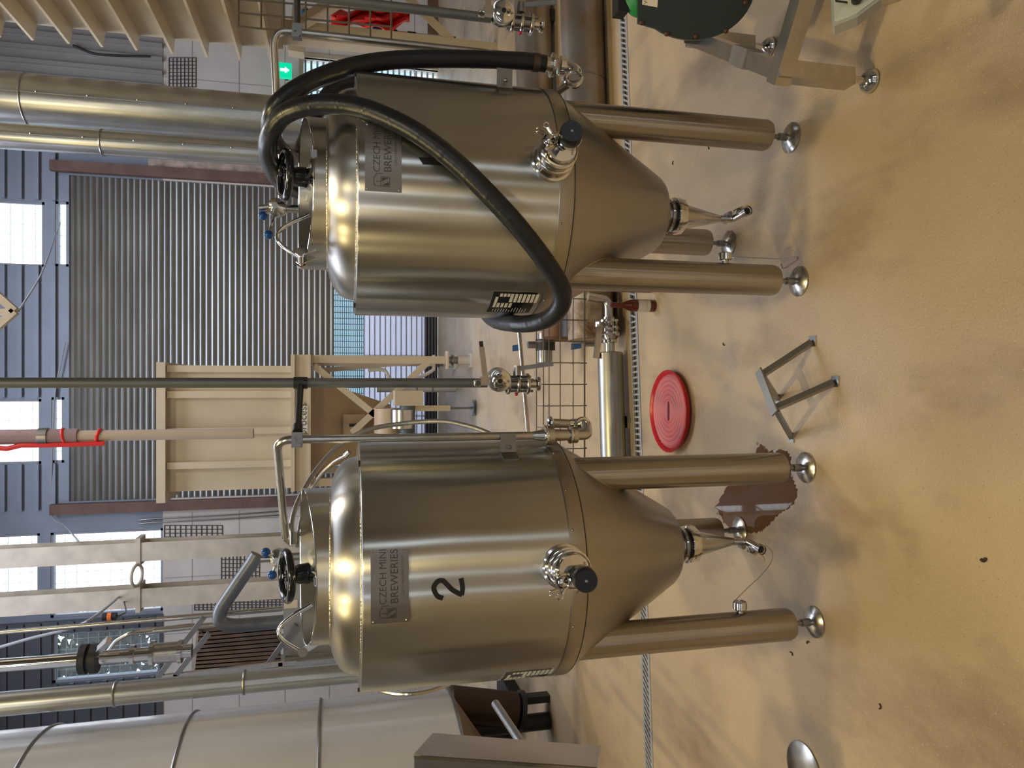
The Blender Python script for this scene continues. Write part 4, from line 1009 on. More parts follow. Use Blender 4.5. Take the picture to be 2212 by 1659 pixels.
    # triclamp with eye nut, upper left of the cluster
    sg = 1 if not numbered else -.9
    k1 = base+dn_*.10+rt_*(.020*sg-.006)+Vector((0, 0, .034))
    mb = MB(); mb.torus(k1, dn_, .017, .0045, n=28, k=8); mb.lathe([(.013, -.03), (.013, .004), (.009, .007), (0, .008)], k1, dn_, 24)
    mb.cyl(k1+rt_*.018*sg+Vector((0,0,-.006)), k1+rt_*.034*sg+Vector((0,0,.003)), .006, n=10)
    mb.torus(k1+rt_*.040*sg+Vector((0, 0, .008)), dn_, .0075, .0028, n=20, k=8)
    mb.cyl(k1-rt_*.016*sg, k1-rt_*.026*sg+Vector((0, 0, .010)), .0045, n=10); mb.build('tri_clamp', CHROME, vc)
    # small lever wires
    for (a, b_) in (((.055, .050), (.060, .085)), ((.062, .045), (.070, .085)), ((.074, -.075), (.060, -.045))):
        s2 = sg; p = base+dn_*.03+rt_*a[0]*s2+Vector((0, 0, a[1]*.3)); q = base+dn_*.05+rt_*b_[0]*s2+Vector((0, 0, b_[1]*.6))
        MB().cyl(p, q, .0018, n=8).sphere(q, .0042, 10).build('clamp_wire', CHROME, vc)
    for k in range(3):
        p = base+dn_*.09+rt_*(.020+.010*k)*sg+Vector((0, 0, -.052)); MB().cyl(p, p+dn_*.012, .003, n=8).sphere(p+dn_*.013, .004, 8).build('clamp_stud', CHROME, vc)
    # side bracket holding the vertical pipe
    pb = 72 if numbered else 60
    a = phi_pt(cx, cy, pb-6, RT, 1.005); out = phi_pt(cx, cy, pb-2, RT+.05, 1.005)
    mb = MB(); nn = (out-a).normalized()
    mb.bar(a, out, .004, .045); mb.bar(phi_pt(cx, cy, pb-12, RT+.002, 1.005), phi_pt(cx, cy, pb-5, RT+.002, 1.005), .004, .045); mb.sphere(phi_pt(cx, cy, pb-6, RT+.020, 1.005)+Vector((0, -.01, 0)), .006, 8)
    mb.build('pipe_bracket', DSTEEL, t, smooth=False)
    for o in t.children_recursive:
        for v in o.data.vertices: v.co.z = zfit(v.co.z, dz); v.co.x *= 1.0045; v.co.y *= 1.0045
    return t
AC, BC = (.575, 2.307), (-.532, 2.226)
tA = tank(*AC, 'stainless conical tank wrapped by a thick black hose, unnumbered', False, .040, -62)
tB = tank(*BC, 'stainless conical tank marked 2 in black marker', True, -.012, -70)
# marker writing
mk = MB(); num = [(955.4,1291.5),(946,1288),(940,1280),(937,1268),(945,1256),(956,1254),(965,1262),(976,1273),(988,1280),(997,1284),(999,1270),(996,1250)]
hp = [cyl_hit(x, y, *BC, RT) for x, y in num]; hp = [Vector((math.radians(a)*RT, z, 0)) for a, z in hp]
sm_ = spline(hp[:10], 5)+spline(hp[9:], 5)
def stroke(mb, pts, w_, c, r):
    for i in range(len(pts)-1):
        a, b_ = pts[i], pts[i+1]; d_ = (b_-a)
        if d_.length < 1e-6: continue
        d_.normalize(); a = a-d_*.0015; b_ = b_+d_*.0015; p = Vector((-d_.y, d_.x, 0))*w_/2
        mb.add([phi_pt(c[0], c[1], math.degrees(q.x/RT), r, q.y) for q in (a-p, b_-p, b_+p, a+p)], [(0, 1, 2, 3)])
stroke(mk, sm_, .0125, BC, RT+.0026); lab(mk.build('painted_numeral', INK, tB, smooth=False), 'black numeral 2')
mk = MB()
for k in range(5):
    ps = [cyl_hit(x, y, *AC, RT) for x, y in ((906+k*2, 342+k*3), (968-k, 344+k*3))]
    ps = [Vector((math.radians(a)*RT, z, 0)) for a, z in ps]; stroke(mk, ps, .004, AC, RT+.0026)
lab(mk.build('marker_scribble', INK, tA, smooth=False), 'black crossed-out marker patch')

# ---- top valve assemblies behind the necks
def top_valve(x0, y0, label, knobs, flip):
    Y = 2.605; c = P(x0, y0, Y)
    t = thing('vent_valve', label, 'valve', c, 'vent valves on the tank tops')
    R = .031 if True else 0
    dv = Vector((0, -1, .12)).normalized()
    MB().lathe([(R, 0), (R, .006), (R*.8, .012), (.012, .030), (.010, .034)], c, dv, 32).build('disc_body', SATIN, t)
    mb = MB()
    for k in range(6):
        an = k*math.pi/3+.4; u = dv.orthogonal().normalized(); v = dv.cross(u); mb.sphere(c+dv*.008+(u*math.cos(an)+v*math.sin(an))*R*.86, .003, 8)
    mb.build('bolt', DSTEEL, t)
    MB().lathe([(R*1.05, -.014), (R*1.05, 0)], c, dv, 32).build('rear_flange', SATIN, t)
    q = P(x0-38, y0+2, Y); MB().cyl(c+Vector((0, .0, .02)), q, .012, n=20).build('stem', SATIN, t)
    MB().cyl(c+Vector((0, .01, -.01)), (c.x, Y+.01, 1.42), .014, n=16).build('down_pipe', SATIN, t)
    for (kx_, ky) in knobs:
        k = P(kx_, ky, Y-.02)
        MB().cyl(Vector((c.x, Y-.01, k.z-.0)) if abs(k.x-c.x) < .001 else c.lerp(k, .2), k, .004, n=8).build('rod', CHROME, t)
        lab(MB().sphere(k, .0155).build('knob', BLUE, t), 'blue ball knob')
    return t
top_valve(598, 448, 'steel vent valve with two blue knobs on the hose-wrapped tank', ((568, 466), (580, 507)), 1)
top_valve(601, 1206, 'steel vent valve with two blue knobs on tank 2', ((574, 1193), (588, 1242)), -1)

# ---- cleaning pipes
def clampblk(c, parent):
    mb = MB(); mb.box((c.x-.021, c.y-.014, c.z-.0145), (c.x+.021, c.y+.014, c.z+.0145)); mb.cyl((c.x+.0, c.y-.02, c.z+.008), (c.x, c.y-.013, c.z+.008), .007, n=6); mb.cyl((c.x-.014, c.y-.02, c.z-.006), (c.x-.014, c.y-.013, c.z-.006), .006, n=6)
    return mb.build('clamp', DSTEEL, parent)
rp = .0118
# tank 2
Yb = 2.10
bx = P(900, 945, Yb).x
t = thing('cleaning_pipe', 'bent steel pipe running down the right side of tank 2', 'pipe', (bx, Yb, .7), 'cleaning pipes beside the tanks')
zt2 = P(598, 957, Yb).z
endp = P(616, 1160, 2.525)
MB().tube(bend([endp, Vector((bx, Yb, zt2)), Vector((bx, Yb, P(1150, 945, Yb).z))], .045), rp, 20).build('tube', SATIN, t)
MB().cyl(P(632, 1176, 2.545), endp, .010, .012, n=16).build('end_stub', CHROME, t)
z1, z2 = P(1150, 945, Yb).z, P(1176, 945, Yb).z
MB().cyl((bx, Yb, z1), (bx, Yb, z2), rp, .019, n=24).build('reducer', SATIN, t)
def union(xp, r, h, parent, X0=None, Y0=None, ax=(0, 0, -1), c=None):
    c = c or Vector((X0, Y0, P(xp, 945, Y0).z)); ax = Vector(ax).normalized()
    MB().lathe([(r*.7, 0), (r*.98, .001), (r, .004), (r*.9, h*.35)], c, ax, 32).build('ferrule', CHROME, parent)
    MB().lathe([(r*.8, h*.34), (r*.94, h*.38), (r*.94, h*.95), (r*.7, h)], c, ax, 12).build('union_nut', SATIN, parent)
union(1174, .032, .03, t, bx, Yb)
MB().cyl((bx, Yb, P(1195, 945, Yb).z), (bx, Yb, P(1235, 945, Yb).z), .0185, .0165, n=24).build('spool', SATIN, t)
union(1229, .027, .026, t, bx, Yb)
e0 = Vector((bx, Yb, P(1248, 945, Yb).z)); e1 = P(1262, 945, Yb); 
bk = P(1262, 915, 2.165)
MB().tube(bend([e0, Vector((bx, Yb, P(1268, 945, Yb).z)), Vector((bk.x, 2.165, P(1266, 918, 2.165).z)), P(1235, 916, 2.205)], .02), .0165, 20).build('return_bend', SATIN, t)
mb = MB(); mb.torus(P(1256, 918, 2.125), (-.35, -.9, -.2), .022, .006, n=32, k=8); mb.build('union_ring', CHROME, t)
MB().cyl(P(1238, 916, 2.205), P(1192, 914, 2.205), .0145, n=20).build('stub_pipe', SATIN, t)
mb = MB(); mb.open_lathe([(.013, .004), (.021, 0), (.022, .006), (.016, .012)], P(1186, 914, 2.205), (0, 0, -1), 28); mb.build('open_ferrule', CHROME, t)
clampblk(Vector((bx, Yb-.004, P(642, 953, Yb).z)), t)
# centre riser
Yc_ = 2.30
cxp = P(640, 827, Yc_).x; zbr = P(642, 890, Yb).z
t = thing('riser_pipe', 'dark grey riser pipe hanging straight down between the two tanks', 'pipe', (cxp, Yc_, .9), 'dark riser pipes')
zc1 = P(1052, 827, Yc_).z
MB().cyl((cxp, Yc_, zc1), (cxp, Yc_, 7.1), .0148, n=24).build('tube', GREYPIPE, t)
mb = MB(); mb.cyl((bx, Yb, zbr), (cxp, Yc_-.0, zbr), .010, n=16); mb.build('cross_tube', mat('black_tube', (.05, .05, .052), .35, .5), t)
MB().cyl((cxp, Yc_, zbr-.02), (cxp, Yc_, zbr+.02), .0185, n=20).build('cross_clamp', MATS['black_tube'], t)
MB().cyl((bx+.02, Yb+.012, zbr), (bx+.035, Yb+.03, zbr), .014, n=16).build('end_clamp', MATS['black_tube'], t)
def valve_set(cx_, Y, z_top, label, parent_group, mirror=1):
    """angled ball check valve over a flanged butterfly valve"""
    t = thing('butterfly_valve_set', label, 'valve', (cx_, Y, z_top-.2), parent_group)
    z0 = z_top
    fc = Vector((cx_+.008, Y-.035, z0-.045))
    dv = Vector((-.15, -1, .06)).normalized()
    body = MB(); body.lathe([(.032, -.055), (.0365, -.045), (.0365, -.035), (.031, -.03), (.031, -.02), (.0375, -.012), (.0375, 0)], fc, dv, 36); body.build('ball_body', SATIN, t)
    mb = MB(); mb.lathe([(.0365, 0), (.036, .002), (.024, .003), (.010, .014), (.0085, .014)], fc, dv, 36); face = mb.build('front_flange', CHROME, t)
    MB().lathe([(.0075, 0), (.0075, .0155)], fc, dv, 20).build('port_shade', DARK, face)
    mb = MB(); u = dv.orthogonal().normalized(); v = dv.cross(u)
    for k in range(4):
        an = k*math.pi/2+.7; mb.lathe([(.004, 0), (.004, .005)], fc+(u*math.cos(an)+v*math.sin(an))*.029, dv, 6)
    mb.build('bolt', DSTEEL, face)
    # lever up-right
    k0 = Vector((cx_+.016, Y-.03, z0+.0)); k1 = k0+Vector((.098, -.0, .012))
    mb = MB(); mb.bar(Vector((cx_+.006, Y-.03, z0-.012)), Vector((cx_+.006, Y-.03, z0+.016)), .028, .022); mb.bar(k0, k1, .008, .017, up=(0, 0, 1)); lv_ = mb.build('upper_lever', SATIN, t, smooth=False)
    MB().bar(k1, k1+Vector((.018, 0, .002)), .006, .012).build('lever_tip', MATS['brown_iron'], lv_, smooth=False)
    mb = MB(); mb.torus(Vector((cx_, Y-.02, z0+.022)), (0, 1, 0), .010, .004, n=20, k=8); mb.build('lug', SATIN, t)
    # butterfly below
    zf = z0-.075
    mb = MB(); mb.cyl((cx_-.003, Y, zf+.04), (cx_-.003, Y, zf-.075), .018, n=24); mb.build('core', DSTEEL, t)
    for k, rr in ((0, .034), (1, .031), (2, .034)):
        zz = zf-k*.032; MB().cyl((cx_-.003, Y, zz-.011), (cx_-.003, Y, zz), rr, n=36, bev=.002).build('flange', SATIN, t)
    mb = MB()
    for k in range(4):
        an = k*math.pi/2+.5; o2 = Vector((.026*math.cos(an), .026*math.sin(an), 0)); mb.cyl(Vector((cx_-.003, Y, zf+.006))+o2, Vector((cx_-.003, Y, zf-.086))+o2, .0042, n=8)
    mb.build('tie_bolt', DSTEEL, t)
    mb = MB(); mb.open_lathe([(.014, .03), (.014, .008), (.022, .004), (.023, 0), (.023, -.006), (.017, -.007)], (cx_-.003, Y, zf-.105), (0, 0, 1), 32); mb.build('open_ferrule', CHROME, t)
    q = Vector((cx_+.036, Y-.01, zf-.034))
    mb = MB(); mb.cyl(q+Vector((-.012, 0, 0)), q+Vector((.02, 0, 0)), .013, n=20); mb.bar(q+Vector((.01, -.005, -.0)), q+Vector((.026, -.02, -.115)), .014, .006, up=(0, 1, 0)); mb.build('lower_lever', DSTEEL, t, smooth=False)
    MB().sphere((cx_-.036, Y, zf-.034), .006, 12).build('red_plug', RED, t)
    return t
valve_set(cxp, Yc_, zc1+.012, 'shiny two-lever valve set under the dark riser pipe between the tanks', 'valve sets under the risers')
# right riser
Yr2 = 2.3
cxr = P(880, 18, Yr2).x
t = thing('riser_pipe', 'dark grey riser pipe at the right edge of the frame', 'pipe', (cxr, Yr2, .9), 'dark riser pipes')
zr1 = P(1060, 30, Yr2).z
MB().cyl((cxr, Yr2, zr1), (cxr, Yr2, 7.1), .0148, n=24).build('tube', GREYPIPE, t)
# tank A pipe
Ya = 2.32
q = P(900, 98, Ya); axx = q.x; zat = P(592, 78, Ya).z
MB().cyl((axx, Ya, P(642, 80, Ya).z), (cxr, Yr2, P(642, 80, Ya).z), .010, n=16).build('cross_tube', MATS['black_tube'], t)
valve_set(cxr, Yr2, zr1+.012, 'shiny two-lever valve set at the right edge, partly out of frame', 'valve sets under the risers')
t = thing('cleaning_pipe', 'bent steel pipe beside the hose-wrapped tank, clamped near its top', 'pipe', (axx, Ya, .8), 'cleaning pipes beside the tanks')
MB().tube(bend([P(609, 428, 2.405), P(590, 100, Ya)+Vector((axx-P(590, 100, Ya).x, 0, 0)), Vector((axx, Ya, P(1150, 98, Ya).z))], .045), rp, 20).build('tube', SATIN, t)
clampblk(Vector((axx, Ya-.004, P(642, 82, Ya).z)), t)
mb = MB(); mb.open_lathe([(.012, 0), (.021, -.004), (.022, -.010), (.016, -.012)], (axx, Ya, P(1150, 98, Ya).z), (0, 0, 1), 28); mb.build('open_ferrule', CHROME, t)
# ---- braided hoses from tank 2
BRAID = mat('braided_steel', (.42, .41, .40), .35, .9, bump=.6, bscale=300, bdist=.002)
t = thing('braided_hose', 'grey braided hose arching from tank 2 lid down behind its side pipe', 'hose', P(642, 1160, 2.405))
MB().tube(spline([P(634, 1170, 2.405), P(630, 1130, 2.465), P(645, 1080, 2.555), P(680, 1020, 2.655), P(730, 965, 2.705), P(790, 930, 2.705), P(870, 915, 2.705), P(950, 910, 2.655), P(1010, 920, 2.605), P(1060, 938, 2.555), P(1090, 960, 2.525)], 8), .0085, 12).build('hose', BRAID, t)
MB().cyl(P(634, 1152, 2.415), P(634, 1178, 2.395), .011, n=16).build('end_fitting', CHROME, t)
t = thing('braided_hose', 'thin spiral hose lying behind the rim of tank 2', 'hose', P(642, 1180, 2.405))
MB().tube(spline([P(642, 1180, 2.385), P(648, 1130, 2.505), P(665, 1075, 2.605), P(690, 1030, 2.625), P(720, 1000, 2.605), P(745, 985, 2.525)], 8), .006, 10).build('hose', BRAID, t)
MB().cyl(P(745, 985, 2.525), P(755, 976, 2.515), .009, n=12).build('end_fitting', CHROME, t)
# ---- loop behind tank 2 left
tag(MB().tube(spline([P(812, 1490, 2.305), P(850, 1498, 2.255), P(890, 1499, 2.225), P(930, 1492, 2.255), P(965, 1480, 2.305)], 6), .006, 8).build('hose_loop', SATIN, base=P(890, 1499, 2.225)), 'thin steel hoop peeping out behind the left side of tank 2', 'hoop')
# ---- thick black hose
pts = [P(1178, 138, 2.225), P(1130, 132, 2.225), P(1060, 129, 2.225), P(960, 127, 2.225), P(850, 130, 2.225), P(760, 144, 2.205), P(680, 172, 2.165), P(620, 207, 2.155), P(588, 245, 2.185), P(586, 290, 2.285), P(608, 325, 2.425), P(640, 340, 2.605), P(665, 290, 2.705), P(700, 215, 2.705), P(750, 180, 2.725), P(840, 200, 2.785), P(930, 330, 2.825), P(990, 480, 2.825), P(1020, 600, 2.725), P(1055, 680, 2.445), P(1110, 699, 2.225), P(1170, 694, 2.085), P(1207, 668, 2.005), P(1214, 628, 1.955), P(1180, 568, 1.925), P(1120, 490, 1.900), P(1050, 414, 1.895), P(980, 347, 1.900), P(900, 287, 1.915), P(820, 247, 1.945), P(760, 229, 1.975), P(700, 225, 2.005), P(650, 232, 2.035), P(611, 250, 2.075), P(587, 282, 2.125), P(578, 320, 2.205), P(587, 360, 2.325), P(606, 392, 2.465), P(640, 412, 2.625), P(700, 420, 2.665)]
t = thing('rubber_hose', 'thick black rubber hose looped around the right-hand tank', 'hose', pts[0])
hose = spline(pts, 22); acc = 0; rads = []
for i in range(len(hose)):
    if i: acc += (hose[i]-hose[i-1]).length
    rads.append(.0265+(.0006 if acc > .075 else 0)); acc = 0 if acc > .075 else acc
MB().tube(hose, .0265, 24, rads=rads).build('hose', RUBBER, t)
a = P(1150, 134, 2.225); b_ = P(1164, 136, 2.225); lab(MB().cyl(a, b_, .0285, n=28).build('hose_clip', mat('rusty_clip', (.10, .07, .06), .5, .6), t), 'brown clamp strap')
# coupling from hose to the tank
t = thing('hose_coupling', 'polished elbow coupling joining the hose end to the tank outlet', 'coupling', P(1200, 142, 2.205))
a = P(1178, 138, 2.225); b_ = P(1190, 140, 2.225); dv = (b_-a).normalized()
MB().cyl(a, P(1192, 140, 2.225), .022, n=24).build('hose_tail', SATIN, t)
union(0, .038, .012, t, c=P(1190, 140, 2.225), ax=dv)
MB().lathe([(.026, 0), (.030, .002), (.030, .018), (.022, .020)], P(1207, 142, 2.225), dv, 32).build('coupling_nut', CHROME, t)
MB().tube(bend([P(1218, 143, 2.225), P(1246, 150, 2.205), P(1243, 182, 2.165)], .03), .017, 18).build('elbow', CHROME, t)
mb = MB(); mb.torus(P(1239, 170, 2.155), (.3, -.9, .3), .024, .007, n=32, k=8); mb.lathe([(.018, -.01), (.018, .012)], P(1239, 170, 2.165), (.3, -.9, .3), 28); mb.build('slotted_nut', CHROME, t)
MB().cyl(P(1235, 178, 2.185), P(1208, 196, 2.225), .012, n=16).build('tank_stub', SATIN, t)

# ================================================================== LOOSE THINGS ON THE FLOOR
# chain hanging at tank B cap and A cap
CH = mat('ball_chain', (.5, .47, .42), .3, .9)
cable('cap_chain', [P(1587, 1298, 2.08), P(1615, 1270, 2.10), P(1645, 1242, 2.12), P(1665, 1215, 2.14), P(1668, 1192, 2.13), P(1652, 1176, 2.13)], .0012, 'fine chain from the leg cap to the drain valve of tank 2', 'chain', CH)
cable('cap_chain', [G(1572, 556, .02), G(1600, 557, .004), G(1640, 558, .003), G(1682, 560, .003), G(1722, 556, .003), G(1705, 572, .003), G(1690, 580, .003), G(1686, 570, .003)], .0015, 'fine chain trailing over the floor from the unnumbered tank', 'chain', CH)
# red round lid
c = G(1456, 888); t = thing('bin_lid', 'round red bin lid with a slot handle lying by the drain', 'lid', c)
rl = .188
mb = MB(); pr = [(rl-.035, .002), (rl-.012, .010), (rl, .034), (rl-.003, .037), (rl-.008, .034), (rl-.018, .018)]
mb.lathe(pr[0:1]+pr[1:], c, n=96); mb.f = mb.f[:-1]; mb.mi = mb.mi[:-1]; mb.build('rim', RED, t)
mb = MB(); prof = [(rl-.018, .018)]
r = rl-.026; k = 0
prof += [(rl-.022, .026)]
for k in range(6):
    prof += [(r, .028), (r-.003, .0255), (r-.006, .028)]; r -= .021
prof += [(r, .0275), (1e-6, .0265)]
disc = mb.lathe(prof, c, n=96).build('ribbed_disc', PINK, t)
hs = MB(); outl = []
for i in range(24):
    a = 2*math.pi*i/24; xx = .045*math.cos(a); yy = (.008+.006*abs(math.cos(a))**2)*math.sin(a); outl.append(c+Vector((xx, yy, .0285)))
hs.poly(outl, (0, 0, .0006)); hs.build('slot_handle', mat('slot_shade_red', (.10, .005, .008), .6), t, smooth=False)  # darkened red paints the shade of handle slot and rim notches
mb = MB()
for k in range(10):
    an = math.pi*.65+k*.16; mb.box(tuple(c+Vector((math.cos(an)*(rl-.012)-.004, math.sin(an)*(rl-.012)-.004, .018))), tuple(c+Vector((math.cos(an)*(rl-.012)+.004, math.sin(an)*(rl-.012)+.004, .026))))
mb.build('rim_notch', MATS['slot_shade_red'], t, smooth=False)
# small steel stand (tripod foot stand with a flat bar)
t = thing('steel_stand', 'small four-legged stainless stand with a flat bar top on the open floor', 'stand', G(1740, 850))
zt_ = .17
c1, c2 = G(1636, 800, zt_), G(1672, 893, zt_); dv = (c2-c1).normalized(); nv = Vector((-dv.y, dv.x, 0))
STM = mat('stand_steel', (.34, .325, .29), .34, .85, var=.12, vscale=14)
wd = .034
MB().hexa([c1-nv*wd/2-Vector((0,0,.006)), c2-nv*wd/2-Vector((0,0,.006)), c2+nv*wd/2-Vector((0,0,.006)), c1+nv*wd/2-Vector((0,0,.006)), c1-nv*wd/2, c2-nv*wd/2, c2+nv*wd/2, c1+nv*wd/2]).build('top_bar', STM, t, smooth=False)
feet = [(G(1757, 737), c1.lerp(c2, .10)-nv*.010*0), (G(1806, 824), c1.lerp(c2, .88)), (G(1710, 945), c1.lerp(c2, .92)), (G(1680, 862), c1.lerp(c2, .12))]
for ft_, tp_ in feet:
    tp_ = tp_-Vector((0, 0, .012)); d_ = (tp_-ft_).normalized(); s_ = ft_+d_*.008
    leg = MB().bar(s_, tp_, .018, .018, up=tuple(dv)).build('leg', STM, t, smooth=False)
    MB().box(tuple(ft_+Vector((-.017, -.017, 0))), tuple(ft_+Vector((.017, .017, .005)))).build('foot_plate', SATIN, leg, smooth=False)
# brown bottle
c = G(1413, 661); t = thing('beer_bottle', 'brown glass bottle with a white label standing beside the drain', 'bottle', c)
bp_ = [(.026, 0), (.0295, .003), (.0305, .01), (.0305, .108), (.027, .130), (.016, .155), (.0135, .17), (.0125, .195), (.0132, .212), (.0138, .214), (.0138, .222), (.0115, .224)]
MB().lathe(bp_, c, n=40).build('glass', BROWNG, t)
mb = MB(); mb.open_lathe([(.0309, .030), (.0309, .092)], c, n=40)
mb.f = [f_ for i, f_ in enumerate(mb.f) if 20 <= i % 40 < 36]; mb.mi = mb.mi[:len(mb.f)]
lb_ = mb.build('label', WHITEP, t)
MB().torus(c+Vector((0, 0, .05)), (0, 0, 1), .0306, .0008, n=40, k=4).build('label_print', RED, t)
MB().lathe([(.0142, .200), (.0142, .2)], c, n=12)
# puddle
random.seed(2)
pc = []
out = [(1545, 1095), (1560, 1070), (1575, 1045), (1600, 1035), (1622, 1010), (1630, 985), (1642, 962), (1662, 975), (1690, 972), (1706, 985), (1708, 1010), (1715, 1040), (1722, 1065), (1716, 1085), (1700, 1100), (1682, 1112), (1665, 1130), (1652, 1142), (1640, 1150), (1620, 1152), (1600, 1150), (1580, 1140), (1560, 1120)]
pp = spline([G(x, y, .0) for x, y in out]+[G(*out[0])], 6)[:-1]
cen = sum(pp, Vector((0, 0, 0)))/len(pp)
jit = [1+random.uniform(-.035, .035) for _ in pp]
ring = [cen+(p-cen)*j for p, j in zip(pp, jit)]
mb = MB(); n = len(ring); vs = [Vector((p.x, p.y, .0002)) for p in ring]+[Vector(((cen.x+(p.x-cen.x)*.975), cen.y+(p.y-cen.y)*.975, .0022)) for p in ring]+[Vector((cen.x, cen.y, .0022))]
mb.add(vs, [(i, (i+1) % n, n+(i+1) % n, n+i) for i in range(n)]+[(n+i, n+(i+1) % n, 2*n) for i in range(n)])
WET = mat('brown_water', (.13, .055, .018), .025, 0, ior=1.5, alpha=.78)
tag(mb.build('puddle', WET, base=(cen.x, cen.y, 0), smooth=False), 'brown puddle reflecting the windows under tank 2', 'puddle')
for i, (xb, yb, rr) in enumerate(((1636, 958, .006), (1652, 966, .004), (1578, 1047, .004), (1592, 1046, .004), (1604, 1049, .004), (1550, 1110, .005), (1563, 1128, .005), (1560, 1110, .004))):
    q = G(xb, yb); o = MB().lathe([(rr, 0), (rr*.8, .0016), (1e-6, .002)], q, n=14).build('water_drop', WET, base=q)
    tag(o, 'tiny water drop at the edge of the brown puddle', 'water drop', 'drops around the puddle')
# floor scraps
SC_ = [((1455, 352), 'dark curled scrap between tank legs, right of the outlet'), ((1565, 742), 'dark curled scrap on the floor above the steel stand'), ((2125, 1205), 'dark scrap alone on the open floor nearest the camera'), ((1900, 1525), 'thin curled scrap at lower left of the floor'), ((1710, 1413), 'curled scrap farther from tank 2, left of its left foot'), ((1747, 1390), 'curled scrap closest to the left foot of tank 2'), ((1533, 318), 'tiny dark scrap by the right leg of the hose-wrapped tank')]
for i, ((xs, ys), lb) in enumerate(SC_):
    q = G(xs, ys); an = 1.1*i; r_ = .007
    pts_ = [q+Vector((math.cos(an+a)*r_, math.sin(an+a)*r_, .0022)) for a in [k*.35 for k in range(9)]]
    tag(MB().tube(pts_, .0021 if i != 2 else .004, 6).build('floor_scrap', DIRT, base=q), lb, 'scrap')
# ================================================================== GREEN MOTOR ON ITS STAND, RIGHT
LY = G(1884, 165).y; LX = P(1850, 172, LY).x
t = thing('motor_stand', 'square-tube steel stand with ball feet under the green motor', 'stand', (LX, LY, 0))
zt_ = P(1672, 160, LY).z
tw = .048
MB().box((LX-tw/2, LY-tw/2, .075), (LX+tw/2, LY+tw/2, zt_-.004)).build('leg', SATIN, t, smooth=False)
def ballfoot(x, y, par):
    mb = MB(); mb.cyl((x, y, .03), (x, y, .08), .010, n=12); mb.lathe([(.030, 0), (.034, .006), (.031, .018), (.018, .032), (.01, .036)], (x, y, 0), n=32); mb.build('foot', CHROME, par)
ballfoot(LX, LY, t)
cor = Vector((LX, LY, zt_-tw/2))
e1 = P(1800, -30, 1.38); e1 = Vector((e1.x, e1.y, cor.z))
dirA = Vector((.78, -.50, 0)).normalized(); dirB = Vector((.50, .78, 0)).normalized()
gA = P(1775, 0, 1.5)
MB().bar(cor-dirA*.034, cor+dirA*.62, tw, tw).build('rail', SATIN, t, smooth=False)
MB().bar(cor+dirB*.0, cor+dirB*.62, tw, tw*.96).build('rail', SATIN, t, smooth=False)
MB().bar(cor+dirA*.60, cor+dirA*.60+dirB*.62, tw, tw).build('rail', SATIN, t, smooth=False)
MB().bar(cor+dirB*.60, cor+dirA*.60+dirB*.60, tw, tw).build('rail', SATIN, t, smooth=False)
for q in (cor+dirB*.60, cor+dirA*.60, cor+dirA*.60+dirB*.60):
    MB().box((q.x-tw/2, q.y-tw/2, .075), (q.x+tw/2, q.y+tw/2, zt_)).build('leg', SATIN, t, smooth=False); ballfoot(q.x, q.y, t)
q = cor+dirB*.22+Vector((0, 0, .0)); MB().bar(q-dirB*.045, q+dirB*.045, .056, .056).build('rubber_sleeve', mat('grey_sleeve', (.22, .20, .20), .6), t, smooth=False)
# motor
mc = P(1495, -40, 2.0); dv = Vector((-.35, -.90, .26)).normalized()
t = thing('green_motor', 'dark green machine housing with a round bolted cover at the top right', 'motor', (mc.x, mc.y, zt_))
def on_plane(x, y, k=0):       # pixel to the plane of the cover
    d_ = ray(x, y); o_ = Vector((0, 0, HC)); s_ = (mc+dv*k-o_).dot(dv)/d_.dot(dv); return o_+d_*s_
out = [(1377, -230), (1376, 52)]+[(1494+math.sin(a)*134, -36+math.cos(a)*124) for a in [-.78+.13*k for k in range(1, 24)]]+[(1640, -230)]
MB().poly([on_plane(x, y) for x, y in out], dv*.026).build('round_cover', GREEN, t)
u = Vector((1, 0, 0)); v = dv.cross(u).normalized(); u = v.cross(dv).normalized()
BOLT = mat('rusty_bolt', (.10, .05, .03), .5, .5)
for bx_, by_ in ((1386, 49), (1440, 73), (1503, 79), (1568, 67), (1610, 6)):
    q = on_plane(bx_, by_, .026); MB().lathe([(.008, 0), (.007, .007), (.003, .010)], q, dv, 8).build('cover_bolt', BOLT, t)
MB().lathe([(.09, -.34), (.10, -.30), (.10, 0)], mc+Vector((0, 0, .03)), dv, 48).build('housing', GREEN, t)
q = on_plane(1370, 0, -.02); lab(MB().lathe([(.03, -.03), (.045, -.02), (.045, .0), (.03, .01)], q+Vector((0, 0, -.02)), dv, 24).build('gland', GREENL, t), 'bright green painted boss')
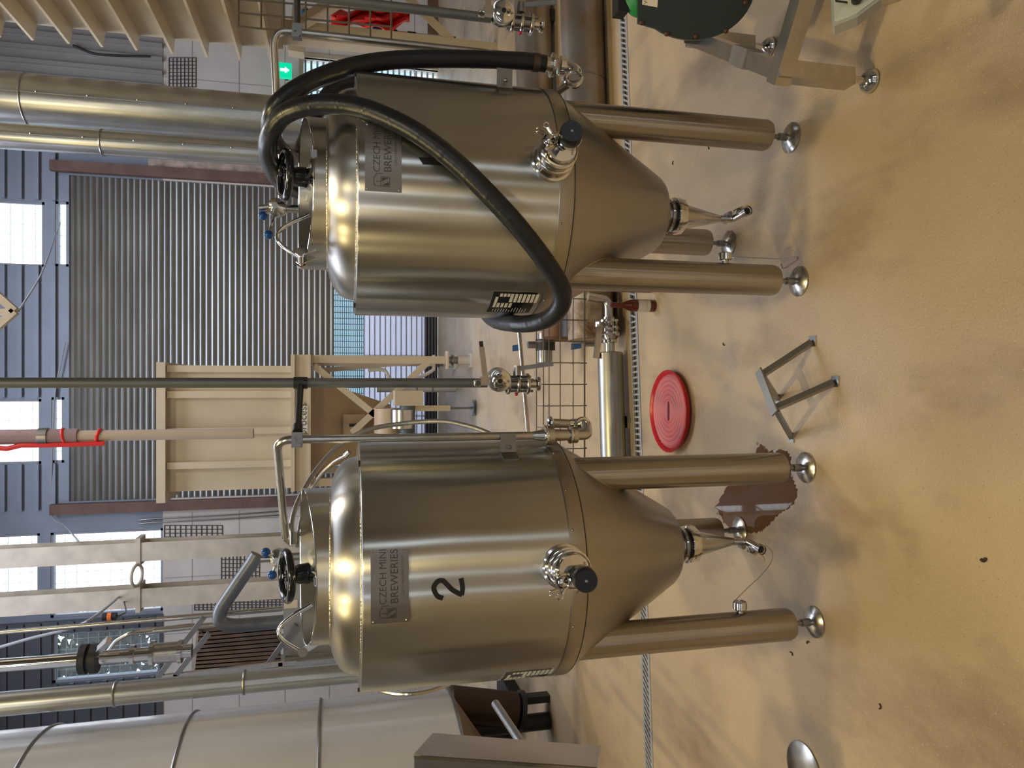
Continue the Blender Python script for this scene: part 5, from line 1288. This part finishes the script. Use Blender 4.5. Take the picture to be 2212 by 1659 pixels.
MB().box((mc.x-.06, mc.y+.05, zt_-.002), (mc.x+.06, mc.y+.25, mc.z-.1)).build('mounting_foot', GREEN, t, smooth=False)
fr_ = mc+dv*.0275
def on_cover(x, y):       # pixel to the plane of the cover
    d_ = ray(x, y); o_ = Vector((0, 0, HC)); s_ = (fr_-o_).dot(dv)/d_.dot(dv); return o_+d_*s_
MB().poly([on_cover(1387, 10), on_cover(1420, 16), on_cover(1423, -40), on_cover(1390, -40)], dv*.001).build('type_label', LABEL, t, smooth=False)
vs, fs = text_geo('VE', .016); o_ = on_cover(1395, 2)
mb = MB(); mb.add([o_+dv*.0016+u*(v_[0])+(-v)*(v_[1])*(-1 if v.z > 0 else 1) for v_ in vs], fs); mb.build('label_lettering', ETCH, t, smooth=False)
q = on_plane(1350, 10, -.02); MB().box((q.x-.02, q.y, q.z-.012), (q.x+.06, q.y+.05, q.z+.022)).build('terminal_box', BLK, t, smooth=False)
# grey panel at the top right corner
c4 = [P(1797, 50, 1.35), P(1803, 55, 1.35), P(1852, 35, 1.32), P(1905, -5, 1.30), P(1870, -60, 1.33), P(1793, -40, 1.36)]
nvv = (c4[2]-c4[0]).cross(c4[4]-c4[0]).normalized()
if nvv.y > 0: nvv = -nvv
t = thing('operator_box', 'pale grey operator box with a black dial at the top right corner', 'panel', c4[0])
MB().poly([p-nvv*.03 for p in c4], nvv*.028).build('enclosure', mat('panel_grey', (.34, .35, .34), .45), t, smooth=False)
mb = MB(); cc_ = sum(c4, Vector((0, 0, 0)))/6
mb.poly([cc_+(p-cc_)*.86-nvv*.002 for p in c4], nvv*.004); mb.build('face_plate', mat('panel_face', (.50, .52, .48), .4), t, smooth=False)
q = P(1850, 2, 1.32); MB().cyl(q, q+nvv*.012, .010, n=20).build('dial', BLK, t)
q = P(1831, 8, 1.33); mb = MB(); mb.poly([q, q+Vector((.002, 0, 0)), q+Vector((.002, 0, .03)), q+Vector((0, 0, .03))], nvv*.004); mb.build('panel_marking', BLK, t, smooth=False)
MB().cyl(Vector((cc_.x+.05, cc_.y+.03, cor.z)), cc_-nvv*.03, .012, n=12).build('bracket', SATIN, t)
